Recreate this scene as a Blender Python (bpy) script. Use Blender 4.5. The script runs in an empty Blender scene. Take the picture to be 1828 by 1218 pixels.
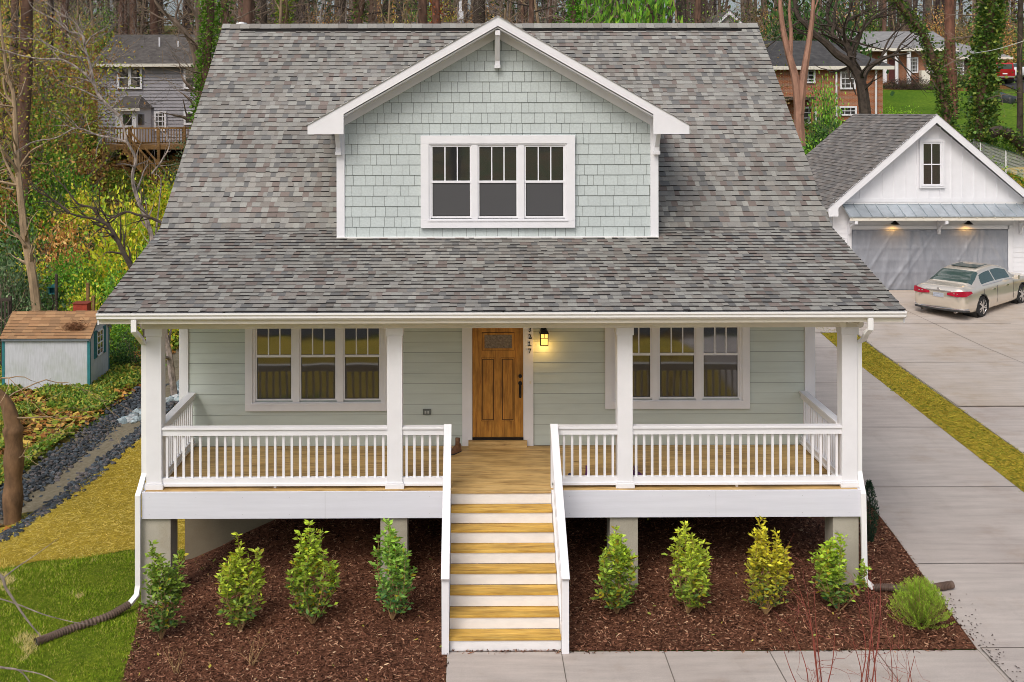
import bpy, bmesh, math, random
import numpy as np
from mathutils import Vector, Matrix, noise
R = math.radians
random.seed(7)
# ------------------------------------------------------------------ camera, world, sun
CAM = (0.0, 0.0, 7.67); FPX = 1970.0; HX = 838.0; HY = 200.0
scene = bpy.context.scene
cd = bpy.data.cameras.new('camera'); cam = bpy.data.objects.new('camera', cd)
scene.collection.objects.link(cam); scene.camera = cam
YAW = 0.004; ROLL = 0.002
cam.matrix_world = (Matrix.Translation(CAM) @ Matrix.Rotation(-YAW, 4, 'Z') @
                    Matrix.Rotation(R(90), 4, 'X') @ Matrix.Rotation(-ROLL, 4, 'Z'))
cd.sensor_fit = 'HORIZONTAL'; cd.sensor_width = 36.0; cd.lens = 36.0*FPX/1828.0
cd.shift_x = (914.0-(HX+YAW*FPX))/1828.0
cd.shift_y = -(609.0-HY)/1828.0
cd.clip_start = 0.1; cd.clip_end = 2000
SUN_EL, SUN_ROT = R(48), R(205)
w = bpy.data.worlds.new("World"); scene.world = w; w.use_nodes = True
nt = w.node_tree; bg = nt.nodes['Background']
sky = nt.nodes.new('ShaderNodeTexSky'); sky.sky_type = 'NISHITA'; sky.sun_disc = False
sky.sun_elevation = SUN_EL; sky.sun_rotation = SUN_ROT; sky.air_density = 1.0; sky.dust_density = 5.0; sky.ozone_density = 1.0
hs = nt.nodes.new('ShaderNodeHueSaturation'); hs.inputs['Saturation'].default_value = 0.72
nt.links.new(sky.outputs[0], hs.inputs['Color']); nt.links.new(hs.outputs[0], bg.inputs[0])
bg.inputs[1].default_value = 0.15
sd = bpy.data.lights.new('sun', 'SUN'); sun = bpy.data.objects.new('sun', sd); scene.collection.objects.link(sun)
sd.energy = 0.9; sd.angle = R(25); sd.color = (1.0, 0.975, 0.94)
# light travels from behind-left of the camera
sdir = Vector((math.sin(R(205))*math.cos(SUN_EL), math.cos(R(205))*math.cos(SUN_EL), math.sin(SUN_EL)))
sun.rotation_euler = sdir.to_track_quat('Z', 'Y').to_euler()
scene.view_settings.view_transform = 'Standard'; scene.view_settings.look = 'None'
scene.view_settings.exposure = 0.06; scene.view_settings.gamma = 1
scene.render.engine = 'CYCLES'
scene.cycles.filter_width = 0.9

def W(px, py, Y):
    return ((px-HX)*Y/FPX, Y, CAM[2]-(py-HY)*Y/FPX)
def WX(px, Y): return (px-HX)*Y/FPX
def WZ(py, Y): return CAM[2]-(py-HY)*Y/FPX

# ------------------------------------------------------------------ materials
def s2l(c):
    return tuple((x/12.92 if x <= .04045 else ((x+.055)/1.055)**2.4) for x in c)
def newmat(name):
    m = bpy.data.materials.new(name); m.use_nodes = True
    t = m.node_tree; return m, t, t.nodes['Principled BSDF']
def L(t, a, b): t.links.new(a, b)
def node(t, ty, **kw):
    n = t.nodes.new(ty)
    for k, v in kw.items(): setattr(n, k, v)
    return n
def objcoord(t, scale=(1, 1, 1)):
    tc = node(t, 'ShaderNodeTexCoord'); mp = node(t, 'ShaderNodeMapping')
    mp.inputs['Scale'].default_value = scale
    L(t, tc.outputs['Object'], mp.inputs[0]); return mp.outputs[0]
def noise_n(t, vec, scale, detail=4, rough=.6):
    n = node(t, 'ShaderNodeTexNoise'); n.inputs['Scale'].default_value = scale
    n.inputs['Detail'].default_value = detail; n.inputs['Roughness'].default_value = rough
    L(t, vec, n.inputs['Vector']); return n
def ramp(t, fac, stops):
    r = node(t, 'ShaderNodeValToRGB'); e = r.color_ramp.elements
    while len(e) < len(stops): e.new(.5)
    for i, (p, c) in enumerate(stops):
        e[i].position = p; e[i].color = (*c, 1)
    L(t, fac, r.inputs[0]); return r.outputs[0]
def mixc(t, fac, a, b, mode='MIX'):
    m = node(t, 'ShaderNodeMix', data_type='RGBA', blend_type=mode)
    if isinstance(fac, (int, float)): m.inputs[0].default_value = fac
    else: L(t, fac, m.inputs[0])
    for i, v in ((6, a), (7, b)):
        if isinstance(v, tuple): m.inputs[i].default_value = (*v, 1)
        else: L(t, v, m.inputs[i])
    return m.outputs[2]
def bump(t, bs, h, strength, dist=.01):
    b = node(t, 'ShaderNodeBump'); b.inputs['Strength'].default_value = strength; b.inputs['Distance'].default_value = dist
    L(t, h, b.inputs['Height']); L(t, b.outputs[0], bs.inputs['Normal'])
def simple(name, col, rough=.6, var=.12, scale=6, bmp=.1, metallic=0, stretch=(1, 1, 1), bscale=None, spec=None):
    m, t, b = newmat(name); v = objcoord(t, stretch)
    n = noise_n(t, v, scale)
    lo = tuple(c*(1-var) for c in col); hi = tuple(min(1, c*(1+var)) for c in col)
    L(t, ramp(t, n.outputs[0], [(.3, lo), (.7, hi)]), b.inputs['Base Color'])
    b.inputs['Roughness'].default_value = rough; b.inputs['Metallic'].default_value = metallic
    if spec is not None: b.inputs['Specular IOR Level'].default_value = spec
    if bmp:
        n2 = noise_n(t, v, bscale or scale*8); bump(t, b, n2.outputs[0], bmp)
    return m
def attrmat(name, rough=.85, nscale=60, var=.25, translucent=0, spec=.3, bmp=0, big=0, mul=1.0):
    m, t, b = newmat(name)
    a = node(t, 'ShaderNodeAttribute', attribute_name='Col')
    v = objcoord(t); n = noise_n(t, v, nscale, 3)
    f = ramp(t, n.outputs[0], [(.3, (1-var,)*3), (.7, (1+var,)*3)])
    c = mixc(t, 1.0, a.outputs['Color'], f, 'MULTIPLY')
    if big:
        n3 = noise_n(t, v, big, 3)
        c = mixc(t, 1.0, c, ramp(t, n3.outputs[0], [(.33, (.86,.86,.85)), (.66, (1.07,)*3)]), 'MULTIPLY')
    L(t, c, b.inputs['Base Color']); b.inputs['Roughness'].default_value = rough
    b.inputs['Specular IOR Level'].default_value = spec
    if bmp: bump(t, b, n.outputs[0], bmp)
    if translucent:
        tr = node(t, 'ShaderNodeBsdfTranslucent'); L(t, c, tr.inputs[0])
        mx = node(t, 'ShaderNodeMixShader'); mx.inputs[0].default_value = translucent
        out = t.nodes['Material Output']
        L(t, b.outputs[0], mx.inputs[1]); L(t, tr.outputs[0], mx.inputs[2]); L(t, mx.outputs[0], out.inputs[0])
    return m
def glassm(name, col=(.02, .024, .028), ior=2.9, rough=.04, speck=0):
    m, t, b = newmat(name); b.inputs['Base Color'].default_value = (*col, 1)
    b.inputs['Roughness'].default_value = rough; b.inputs['IOR'].default_value = ior
    v = objcoord(t); n = noise_n(t, v, 1.6, 1); bump(t, b, n.outputs[0], .15, .02)
    if speck:
        n2 = noise_n(t, v, 70, 2)
        L(t, ramp(t, n2.outputs[0], [(.4, tuple(c*.5 for c in col)), (.62, tuple(c*2.2 for c in col))]), b.inputs['Base Color'])
    return m
def emitm(name, col, strength):
    m, t, b = newmat(name); b.inputs['Base Color'].default_value = (*col, 1)
    b.inputs['Emission Color'].default_value = (*col, 1); b.inputs['Emission Strength'].default_value = strength
    return m
def woodm(name, c1, c2, dark, along='X', scale=1.0, rough=.6, plank=0):
    m, t, b = newmat(name)
    st = {'X': (.6, 9, 9), 'Z': (9, 9, .6), 'Y': (9, .6, 9)}[along]
    v = objcoord(t, st); n = noise_n(t, v, 3*scale, 6, .65)
    v2 = objcoord(t, tuple(s**.5 for s in st)); n2 = noise_n(t, v2, 2.3*scale, 3)
    c = ramp(t, n.outputs[0], [(.32, dark), (.45, c1), (.7, c2)])
    c = mixc(t, 1.0, c, ramp(t, n2.outputs[0], [(.35, (.72, .7, .66)), (.6, (1.1, 1.1, 1.1))]), 'MULTIPLY')
    L(t, c, b.inputs['Base Color']); b.inputs['Roughness'].default_value = rough
    bump(t, b, n.outputs[0], .12)
    return m
def concretem(name, base, warm, rough=.8, streak=True):
    m, t, b = newmat(name); v = objcoord(t)
    n1 = noise_n(t, v, .45, 4); n2 = noise_n(t, objcoord(t, (.7, 5, 1)), 1.4, 5); n3 = noise_n(t, v, 90, 2)
    c = ramp(t, n1.outputs[0], [(.35, base), (.62, warm)])
    c = mixc(t, 1.0, c, ramp(t, n2.outputs[0], [(.3, (.86,)*3), (.7, (1.07,)*3)]), 'MULTIPLY')
    c = mixc(t, 1.0, c, ramp(t, n3.outputs[0], [(.3, (.9,)*3), (.7, (1.08,)*3)]), 'MULTIPLY')
    n4 = noise_n(t, v, .9, 5, .7); c = mixc(t, 1.0, c, ramp(t, n4.outputs[0], [(.30, (.93,.89,.84)), (.45, (1,1,1)), (.7, (1.02,1.02,1.02))]), 'MULTIPLY')
    n5 = noise_n(t, objcoord(t, (3, .35, 1)), 1.1, 4); c = mixc(t, 1.0, c, ramp(t, n5.outputs[0], [(.30, (.955,.95,.945)), (.42, (1,1,1))]), 'MULTIPLY')
    L(t, c, b.inputs['Base Color']); b.inputs['Roughness'].default_value = rough
    bump(t, b, n3.outputs[0], .15, .004); return m
def groundm(name, stops, scale, det=6, stops2=None, s2=.6, bmp=.5, rough=.95):
    m, t, b = newmat(name); v = objcoord(t)
    n = noise_n(t, v, scale, det, .7); c = ramp(t, n.outputs[0], stops)
    if stops2:
        n2 = noise_n(t, v, s2, 4); c = mixc(t, 1.0, c, ramp(t, n2.outputs[0], stops2), 'MULTIPLY')
    L(t, c, b.inputs['Base Color']); b.inputs['Roughness'].default_value = rough
    b.inputs['Specular IOR Level'].default_value = .15
    bump(t, b, n.outputs[0], bmp, .03); return m
def brickm(name):
    m, t, b = newmat(name); tc = node(t, 'ShaderNodeTexCoord')
    mp = node(t, 'ShaderNodeMapping'); mp.inputs['Rotation'].default_value = (R(90), 0, 0)
    L(t, tc.outputs['Object'], mp.inputs[0])
    br = node(t, 'ShaderNodeTexBrick'); br.inputs['Scale'].default_value = 1
    br.inputs['Brick Width'].default_value = .23; br.inputs['Row Height'].default_value = .085
    br.inputs['Mortar Size'].default_value = .009
    br.inputs['Color1'].default_value = (.42, .15, .06, 1); br.inputs['Color2'].default_value = (.30, .09, .035, 1)
    br.inputs['Mortar'].default_value = (.33, .28, .22, 1)
    L(t, mp.outputs[0], br.inputs[0]); L(t, br.outputs[0], b.inputs['Base Color']); b.inputs['Roughness'].default_value = .9
    return m
WHITE = simple('white_paint', (.80, .80, .83), .45, .035, 3, .05)
WHITE2 = simple('white_board_grain', (.70, .71, .78), .5, .05, 2.5, .12, stretch=(.25, 1, 4), bscale=30)
CREAM = simple('cream_beam_paint', (.76, .72, .63), .6, .05, 2, .06)
RISER = simple('scuffed_white_paint', (.80, .79, .79), .55, .05, 5, .08, stretch=(1, 1, 2), bscale=20)
SHINGLE = attrmat('asphalt_shingle', .9, 120, .28, big=.45, bmp=.25)
GAPSHADE = simple('painted_gap_shade', (.13, .145, .135), .9)  # dark tone that paints shadow lines between siding boards and shakes
SAGE = simple('sage_siding', (.56, .62, .575), .6, .06, 2.5, .08, stretch=(.4, 1, 3))
SAGEL = attrmat('shake_siding', .6, 30, .07)
DECK = woodm('deck_pine', (.52, .34, .13), (.62, .44, .20), (.22, .12, .04), 'X', 1.0)
TREAD = woodm('tread_pine', (.56, .33, .055), (.68, .45, .11), (.30, .15, .03), 'X', 1.0)
DOORW = woodm('stained_oak', (.46, .20, .028), (.58, .28, .045), (.27, .10, .015), 'Z', 1.4, .45)
BLACK = simple('black_metal', (.02, .018, .018), .4, .2, 10, .05, metallic=.6)
GLASS = glassm('window_glass'); SCREEN = glassm('insect_screen', (.045, .040, .036), 2.1, .05, 0)
LITE = simple('textured_door_glass', (.22, .17, .13), .2, .45, 26, .6, bscale=60)
CONC = concretem('concrete', (.43, .375, .34), (.49, .435, .395))
CONCT = concretem('tan_concrete', (.45, .375, .30), (.50, .44, .39))
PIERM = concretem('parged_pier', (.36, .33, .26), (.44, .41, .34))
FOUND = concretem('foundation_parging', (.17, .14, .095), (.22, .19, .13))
JOINT = simple('joint_dark', (.15, .13, .11), .9)
METALR = simple('galvanized_roof', (.46, .51, .55), .38, .2, 1.3, .05, metallic=.55)
GUTTER = simple('gutter_aluminium', (.85, .85, .85), .3, .02, 3, 0)
DRAIN = simple('corrugated_brown_plastic', (.13, .085, .065), .6, .25, 8, .1)
TARP = None
LEAF = attrmat('leaf', .55, 20, .18, .3, .35)
BARK = simple('bark_grey', (.21, .155, .115), .95, .55, 3, .6, stretch=(1, 1, .25), bscale=14)
BARKP = simple('bark_pine', (.15, .085, .06), .95, .5, 5, .7, stretch=(1, 1, .3), bscale=12)
BARKRP = simple('bark_red_pine', (.16, .07, .045), .9, .5, 5, .6, stretch=(1, 1, .3))
BARKR = simple('bark_reddish', (.30, .16, .11), .8, .35, 4, .3, stretch=(1, 1, .3))
BARKT = simple('bark_tan', (.32, .23, .14), .9, .35, 5, .4, stretch=(1, 1, .3))
BARKD = simple('bark_dark', (.06, .045, .035), .95, .5, 4, .5)
BARKM = simple('bark_mottled', (.25, .21, .185), .9, .75, 9, .5, stretch=(1, 1, .5))
REDTW = simple('red_twig_bark', (.25, .055, .04), .6, .4, 6, 0)
TWIG = simple('dry_twig', (.35, .22, .10), .8, .3, 9, 0)
LITTERM = attrmat('leaf_litter', .85, 12, .2, .12, .2)
BRICK = brickm('red_brick')
RUBBER = simple('tyre_rubber', (.02, .02, .02), .8, .2, 10, .1)
PAINTC = simple('champagne_paint', (.78, .71, .61), .16, .03, 2, 0, metallic=.6)
CHROME = simple('chrome', (.75, .75, .76), .15, .02, 4, 0, metallic=1)
CARGL = glassm('car_glass', (.04, .075, .066), 2.0, .03)
REDL = simple('tail_light_red', (.38, .008, .03), .15, .2, 5, 0)
DARKP = simple('dark_plastic', (.03, .03, .03), .6)
TEAL = simple('teal_paint', (.02, .17, .19), .6, .15, 8, .1)

# ------------------------------------------------------------------ mesh builder
COL = scene.collection
ORIG = {}
class MB:
    def __init__(s): s.v = []; s.f = []; s.c = []; s.mi = []
    def add(s, vs, fs, col=None, mi=0):
        b = len(s.v); s.v.extend([tuple(p) for p in vs])
        for f in fs:
            s.f.append(tuple(b+i for i in f)); s.c.append(col); s.mi.append(mi)
    def box(s, x0, x1, y0, y1, z0, z1, col=None, mi=0):
        s.add([(x0,y0,z0),(x1,y0,z0),(x1,y1,z0),(x0,y1,z0),(x0,y0,z1),(x1,y0,z1),(x1,y1,z1),(x0,y1,z1)],
              [(0,3,2,1),(4,5,6,7),(0,1,5,4),(1,2,6,5),(2,3,7,6),(3,0,4,7)], col, mi); return s
    def bar(s, a, b, w_, h_, up=(0,0,1), col=None, mi=0):
        a = Vector(a); b = Vector(b); d = (b-a).normalized(); u = Vector(up)
        sx = d.cross(u); 
        if sx.length < 1e-4: sx = d.cross(Vector((0,1,0)))
        sx.normalize(); uz = sx.cross(d).normalized()
        vs = []
        for p in (a, b):
            for i, j in ((-1,-1),(1,-1),(1,1),(-1,1)): vs.append(p+sx*(i*w_/2)+uz*(j*h_/2))
        s.add(vs, [(3,2,1,0),(4,5,6,7),(0,1,5,4),(1,2,6,5),(2,3,7,6),(3,0,4,7)], col, mi); return s
    def extr(s, poly, axis, a0, a1, col=None, mi=0):
        # poly in the other two axes order; axis 0:x(poly=(y,z)) 1:y(poly=(x,z)) 2:z(poly=(x,y))
        n = len(poly)
        def P(p, a): return {0:(a,p[0],p[1]),1:(p[0],a,p[1]),2:(p[0],p[1],a)}[axis]
        vs = [P(p, a0) for p in poly]+[P(p, a1) for p in poly]
        fs = [tuple(range(n))[::-1], tuple(range(n, 2*n))]+[(i,(i+1)%n,n+(i+1)%n,n+i) for i in range(n)]
        s.add(vs, fs, col, mi); return s
    def tube(s, pts, rad, n=8, col=None, cap=True, mi=0):
        pts = [Vector(p) for p in pts]
        if not hasattr(rad, '__len__'): rad = [rad]*len(pts)
        prev = None; base = len(s.v)
        for i, p in enumerate(pts):
            d = (pts[min(i+1,len(pts)-1)]-pts[max(i-1,0)]).normalized()
            if prev is None:
                prev = d.cross(Vector((.3,.2,1)) if abs(d.z) < .9 else Vector((1,.1,0))).normalized()
            else:
                prev = (prev-d*prev.dot(d))
                if prev.length < 1e-5: prev = d.orthogonal()
                prev.normalize()
            q = d.cross(prev)
            for k in range(n):
                a = 2*math.pi*k/n; s.v.append(tuple(p+(prev*math.cos(a)+q*math.sin(a))*rad[i]))
        for i in range(len(pts)-1):
            for k in range(n):
                a = base+i*n+k; b = base+i*n+(k+1)%n
                s.f.append((a,b,b+n,a+n)); s.c.append(col); s.mi.append(mi)
        if cap and n > 2:
            s.f.append(tuple(base+k for k in range(n))[::-1]); s.c.append(col); s.mi.append(mi)
            e = base+(len(pts)-1)*n; s.f.append(tuple(e+k for k in range(n))); s.c.append(col); s.mi.append(mi)
        return s
    def build(s, name, mat, parent=None, smooth=False, local=False, bevel=0, loc=None):
        me = bpy.data.meshes.new(name)
        off = (0,0,0)
        if parent is not None and not local: off = ORIG.get(parent.name, (0,0,0))
        if loc is not None: off = loc
        vs = [(x-off[0], y-off[1], z-off[2]) for x, y, z in s.v] if any(off) else s.v
        me.from_pydata(vs, [], s.f)
        for m_ in (mat if isinstance(mat, (list, tuple)) else [mat]): me.materials.append(m_)
        if any(s.mi): me.polygons.foreach_set('material_index', s.mi)
        if any(c is not None for c in s.c):
            at = me.color_attributes.new('Col', 'FLOAT_COLOR', 'CORNER')
            arr = np.ones((len(me.loops), 4), 'f')
            lt = np.array([len(f) for f in s.f]); cc = np.array([(c or (.5,.5,.5)) for c in s.c], 'f')
            arr[:, :3] = np.repeat(cc, lt, axis=0); at.data.foreach_set('color', arr.ravel())
        if smooth: me.polygons.foreach_set('use_smooth', [True]*len(me.polygons))
        me.update()
        o = bpy.data.objects.new(name, me); COL.objects.link(o)
        if parent is not None: o.parent = parent; ORIG[o.name] = ORIG.get(parent.name, (0,0,0)) if not local else (0,0,0)
        if loc is not None: o.location = loc; ORIG[o.name] = tuple(loc)
        if bevel:
            bv = o.modifiers.new('bevel', 'BEVEL'); bv.width = bevel; bv.segments = 2; bv.limit_method = 'ANGLE'
        return o
def arrmesh(name, V, F, Cc, mat, parent=None, loc=None):
    """V (n,k,3) polygons with k verts each, Cc (n,3)"""
    n, k = V.shape[:2]; me = bpy.data.meshes.new(name)
    me.vertices.add(n*k); me.vertices.foreach_set('co', V.reshape(-1).astype('f'))
    me.loops.add(n*k); me.loops.foreach_set('vertex_index', np.arange(n*k, dtype='i'))
    me.polygons.add(n); me.polygons.foreach_set('loop_start', np.arange(0, n*k, k, dtype='i'))
    me.polygons.foreach_set('loop_total', np.full(n, k, dtype='i'))
    at = me.color_attributes.new('Col', 'FLOAT_COLOR', 'CORNER')
    c = np.ones((n, k, 4), 'f'); c[:, :, :3] = Cc[:, None, :]; at.data.foreach_set('color', c.ravel())
    me.materials.append(mat); me.update(); me.validate()
    o = bpy.data.objects.new(name, me); COL.objects.link(o)
    if parent is not None: o.parent = parent
    return o
def tag(o, label, cat=None, group=None, kind=None):
    if label: o['label'] = label
    if cat: o['category'] = cat
    if group: o['group'] = group
    if kind: o['kind'] = kind
    return o
def thing(name, label, cat, loc=(0,0,0), rz=0, group=None):
    o = bpy.data.objects.new(name, None); COL.objects.link(o); o.location = loc; o.rotation_euler = (0,0,rz)
    o.empty_display_size = .2; ORIG[o.name] = tuple(loc); tag(o, label, cat, group); return o
def copy_tree(o, parent=None):
    c = o.copy(); COL.objects.link(c); c.parent = parent
    for ch in [x for x in bpy.data.objects if x.parent == o]: copy_tree(ch, c)
    return c
def curve(pts, sub=6):
    """Catmull-Rom through points"""
    P = [Vector(p) for p in pts]; P = [P[0]*2-P[1]]+P+[P[-1]*2-P[-2]]; out = []
    for i in range(1, len(P)-2):
        for k in range(sub):
            t = k/sub; a, b, c, d = P[i-1:i+3]
            out.append(.5*((2*b)+(c-a)*t+(2*a-5*b+4*c-d)*t*t+(3*b-a-3*c+d)*t**3))
    out.append(P[-2]); return out
rs = np.random.RandomState(11)
# oriented leaf quads: centre, direction, size
def leafquads(P, D, Ln, Wd, fold=0.0):
    n = len(P); D = D/np.maximum(np.linalg.norm(D, axis=1, keepdims=True), 1e-6)
    r = rs.normal(size=(n, 3)); S = np.cross(D, r); S /= np.maximum(np.linalg.norm(S, axis=1, keepdims=True), 1e-6)
    Ln = np.asarray(Ln).reshape(-1, 1); Wd = np.asarray(Wd).reshape(-1, 1)
    a = P; b = P+D*Ln*.45+S*Wd*.5; c = P+D*Ln; d = P+D*Ln*.45-S*Wd*.5
    return np.stack([a, b, c, d], 1)
def pick(cols, n, var=.15, wts=None):
    cols = np.array(cols, float); idx = rs.choice(len(cols), n, p=wts)
    c = cols[idx]*(1+rs.uniform(-var, var, (n, 1))); return np.clip(c, 0, 1)

# ------------------------------------------------------------------ terrain
ZL = [(-80,3.5),(-30,2.6),(-12,.4),(-6,-.12),(8,-.1),(14,-.12),(17.4,-.15),(20,-.52),(24,-.95),(36,-1.02),(40,-.6),(46,.7),(52,2.1),(58,3.5),(64,5.2),(72,6.6),(90,9.8),(120,14),(150,18.5),(185,22)]
ZR = [(-80,3.5),(-30,2.6),(-12,.4),(-6,-.12),(8,-.03),(15.65,0),(32,.73),(39,1.3),(48,2.6),(60,5.0),(70,5.9),(80,6.9),(88,8.3),(96,10.1),(104,10.6),(130,14),(150,18.5),(185,22)]
def _i(T, y): return float(np.interp(y, [a for a, b in T], [b for a, b in T]))
def sst(t): t = max(0, min(1, t)); return t*t*(3-2*t)
def H(x, y):
    zl = (_i(ZL, y-.8)+_i(ZL, y)+_i(ZL, y+.8))/3; zr = (_i(ZR, y-.8)+_i(ZR, y)+_i(ZR, y+.8))/3
    if 14 < y < 33: zr = _i(ZR, y)
    t = sst((x+6.0)/4.5); z = zl*(1-t)+zr*t
    if 15 < y < 26: z += (.22+.20*sst((.5-x)/2))*math.exp(-((y-20.1)/1.6)**2)*sst((x+5.25)/1.9)*sst((6.9-x)/1.6)
    if 16 < y < 46: z -= .22*math.exp(-((x+9.85)/.55)**2)*sst((y-16)/4)*sst((46-y)/6)
    if y > 44: z += .5*noise.noise((x*.07, y*.07, 0))*sst((y-44)/10)
    return z
GX = sorted(set([round(v, 2) for v in np.arange(-110, -14, 3.)]+[round(v, 2) for v in np.arange(-14, 16.01, .5)]+[round(v, 2) for v in np.arange(16, 120, 3.)]))
GY = sorted(set([round(v, 2) for v in np.arange(-80, 9, 3.)]+[round(v, 2) for v in np.arange(9, 46.01, .5)]+[round(v, 2) for v in np.arange(46, 186, 2.)]))
def terrain():
    vs = [(x, y, H(x, y)) for y in GY for x in GX]; nx = len(GX)
    fs = [(j*nx+i, j*nx+i+1, (j+1)*nx+i+1, (j+1)*nx+i) for j in range(len(GY)-1) for i in range(nx-1)]
    mb = MB(); mb.add(vs, fs); return mb
def patch(name, poly, dz, mat, label=None, cat=None, kind='structure', thick=0, hf=H, wob=0):
    bm = bmesh.new(); vs = [bm.verts.new((p[0], p[1], 0)) for p in poly]; bm.faces.new(vs)
    x0, x1 = min(p[0] for p in poly), max(p[0] for p in poly); y0, y1 = min(p[1] for p in poly), max(p[1] for p in poly)
    for g in GX:
        if x0 < g < x1: bmesh.ops.bisect_plane(bm, geom=bm.verts[:]+bm.edges[:]+bm.faces[:], plane_co=(g,0,0), plane_no=(1,0,0))
    for g in GY:
        if y0 < g < y1: bmesh.ops.bisect_plane(bm, geom=bm.verts[:]+bm.edges[:]+bm.faces[:], plane_co=(0,g,0), plane_no=(0,1,0))
    bmesh.ops.recalc_face_normals(bm, faces=bm.faces[:])
    for f in bm.faces:
        if f.normal.z < 0: f.normal_flip()
    if thick:
        bd = [e for e in bm.edges if e.is_boundary]
        ex = bmesh.ops.extrude_edge_only(bm, edges=bd); low = {v for v in ex['geom'] if isinstance(v, bmesh.types.BMVert)}
    else: low = set()
    for v in bm.verts: v.co.z = hf(v.co.x, v.co.y)+dz-(thick if v in low else 0)
    me = bpy.data.meshes.new(name); bm.to_mesh(me); bm.free(); me.materials.append(mat)
    o = bpy.data.objects.new(name, me); COL.objects.link(o); tag(o, label, cat, None, kind); return o
def inpoly(P, poly):
    x, y = P[:, 0], P[:, 1]; ins = np.zeros(len(P), bool); n = len(poly)
    for i in range(n):
        xa, ya = poly[i]; xb, yb = poly[(i+1) % n]
        cr = ((ya > y) != (yb > y)) & (x < (xb-xa)*(y-ya)/((yb-ya) if yb != ya else 1e-9)+xa); ins ^= cr
    return ins
def scatter(poly, n):
    p = np.array(poly); lo, hi = p.min(0), p.max(0); out = np.zeros((0, 2))
    while len(out) < n:
        q = rs.uniform(lo, hi, (n*2, 2)); out = np.vstack([out, q[inpoly(q, poly)]])
    out = out[:n]; return np.array([(a, b, H(a, b)) for a, b in out])

def woodland_mat():
    m, t, b = newmat('woodland_floor'); v = objcoord(t)
    n = noise_n(t, v, 7, 8, .75); n2 = noise_n(t, v, .35, 4)
    br = ramp(t, n.outputs[0], [(.3, (.035, .018, .008)), (.5, (.15, .075, .025)), (.68, (.33, .17, .06))])
    gr = ramp(t, n.outputs[0], [(.3, (.02, .035, .008)), (.5, (.06, .10, .018)), (.68, (.15, .19, .04))])
    L(t, mixc(t, ramp(t, n2.outputs[0], [(.44, (0,)*3), (.56, (1,)*3)]), br, gr), b.inputs['Base Color'])
    b.inputs['Roughness'].default_value = 1; b.inputs['Specular IOR Level'].default_value = .1
    bump(t, b, n.outputs[0], .8, .05); return m
tag(terrain().build('ground', woodland_mat(), smooth=True), None, None, None, 'structure')
GRASSB = groundm('grass_base', [(.3, (.05, .08, .004)), (.55, (.15, .21, .012)), (.75, (.28, .31, .03))], 14, 6, [(.35, (.75, .8, .7)), (.65, (1.15, 1.05, 1))], .8)
STRAWB = groundm('straw_base', [(.28, (.15, .10, .01)), (.5, (.42, .31, .035)), (.72, (.62, .48, .09))], 22, 8, [(.35, (.8, .82, .7)), (.65, (1.12, 1.08, 1))], .7)
MULCHB = groundm('mulch_base', [(.3, (.022, .007, .003)), (.5, (.12, .05, .028)), (.72, (.27, .13, .08))], 24, 8, [(.3, (.7, .7, .7)), (.7, (1.2, 1.15, 1.1))], .5)
SILT = groundm('silt', [(.3, (.13, .11, .07)), (.7, (.24, .21, .15))], 9, 6, None, bmp=.3)
LAWNR = groundm('hill_lawn', [(.3, (.05, .11, .01)), (.55, (.11, .20, .015)), (.75, (.20, .28, .03))], 5, 7, [(.35, (.7, .8, .6)), (.65, (1.2, 1.1, 1))], .25)
ASPH = groundm('asphalt', [(.3, (.04, .04, .042)), (.7, (.065, .065, .068))], 60, 4, None, bmp=.2)

mulch_l = [(-.34,15.66),(-.34,11),(-4.0,11),(-4.55,13.5),(-4.75,15.0),(-4.95,16.2),(-5.12,17.0),(-5.28,17.6),(-5.3,19.9),(-4.8,20.1),(7.35,20.1),(7.4,22.5),(7.62,22.5),(7.58,21.3),(7.48,19.4),(7.33,17.5),(7.2,15.66)]
patch('mulch_bed', mulch_l, .02, MULCHB)
lawn_l = [(-4.0,11),(-4.55,13.5),(-4.75,15.0),(-4.95,16.2),(-5.12,17.0),(-5.28,17.6),(-5.25,20.6),(-5.9,21.0),(-6.5,20.9),(-7.2,20.3),(-7.9,20.2),(-8.4,19.6),(-9.6,19.2),(-14,18.6),(-16,10),(-14,9.5),(-4,9.5)]
yard_l = [(-16,9.45),(-14,2),(-4,2),(-4,9.45)]
patch('front_lawn', lawn_l, .012, GRASSB); patch('front_yard', yard_l, .012, STRAWB)
straw_l = [(-5.25,20.6),(-5.9,21.0),(-6.5,20.9),(-7.2,20.3),(-7.9,20.2),(-8.4,19.6),(-9.6,19.2),(-12,18.8),(-10.6,21.8),(-9.7,23.6),(-9.35,24.9),(-9.0,26.5),(-8.75,29),(-8.5,33),(-8.3,40),(-5.2,40),(-5.2,20.1)]
patch('straw_slope', straw_l, .016, STRAWB)
patch('streambed', [(-10.9,20),(-10.7,26.5),(-10.45,31),(-10.4,42),(-8.4,42),(-8.6,33),(-8.75,29),(-9.0,26.5),(-9.35,24.9),(-9.7,23.6),(-10.3,22.3),(-10.6,20)], .008, SILT)
patch('side_yard', [(-.34,11),(7.2,14.0),(7.2,2),(-4,2),(-4,11)], .010, STRAWB)
patch('walkway', [(-.33,15.63),(-.33,13.6),(7.2,13.6),(7.2,15.63)], .02, CONC, thick=.1)
mb = MB()
for px in (1000, 1183, 1371, 1562):
    X = WX(px, 15.65); mb.box(X-.006, X+.006, 13.6, 15.63, .018, .0235)
tag(mb.build('walkway_joint', JOINT), None, None, None, 'structure')
def HD(x, y): return H(7.6, y) if y < 46 else H(x, y)
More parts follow.
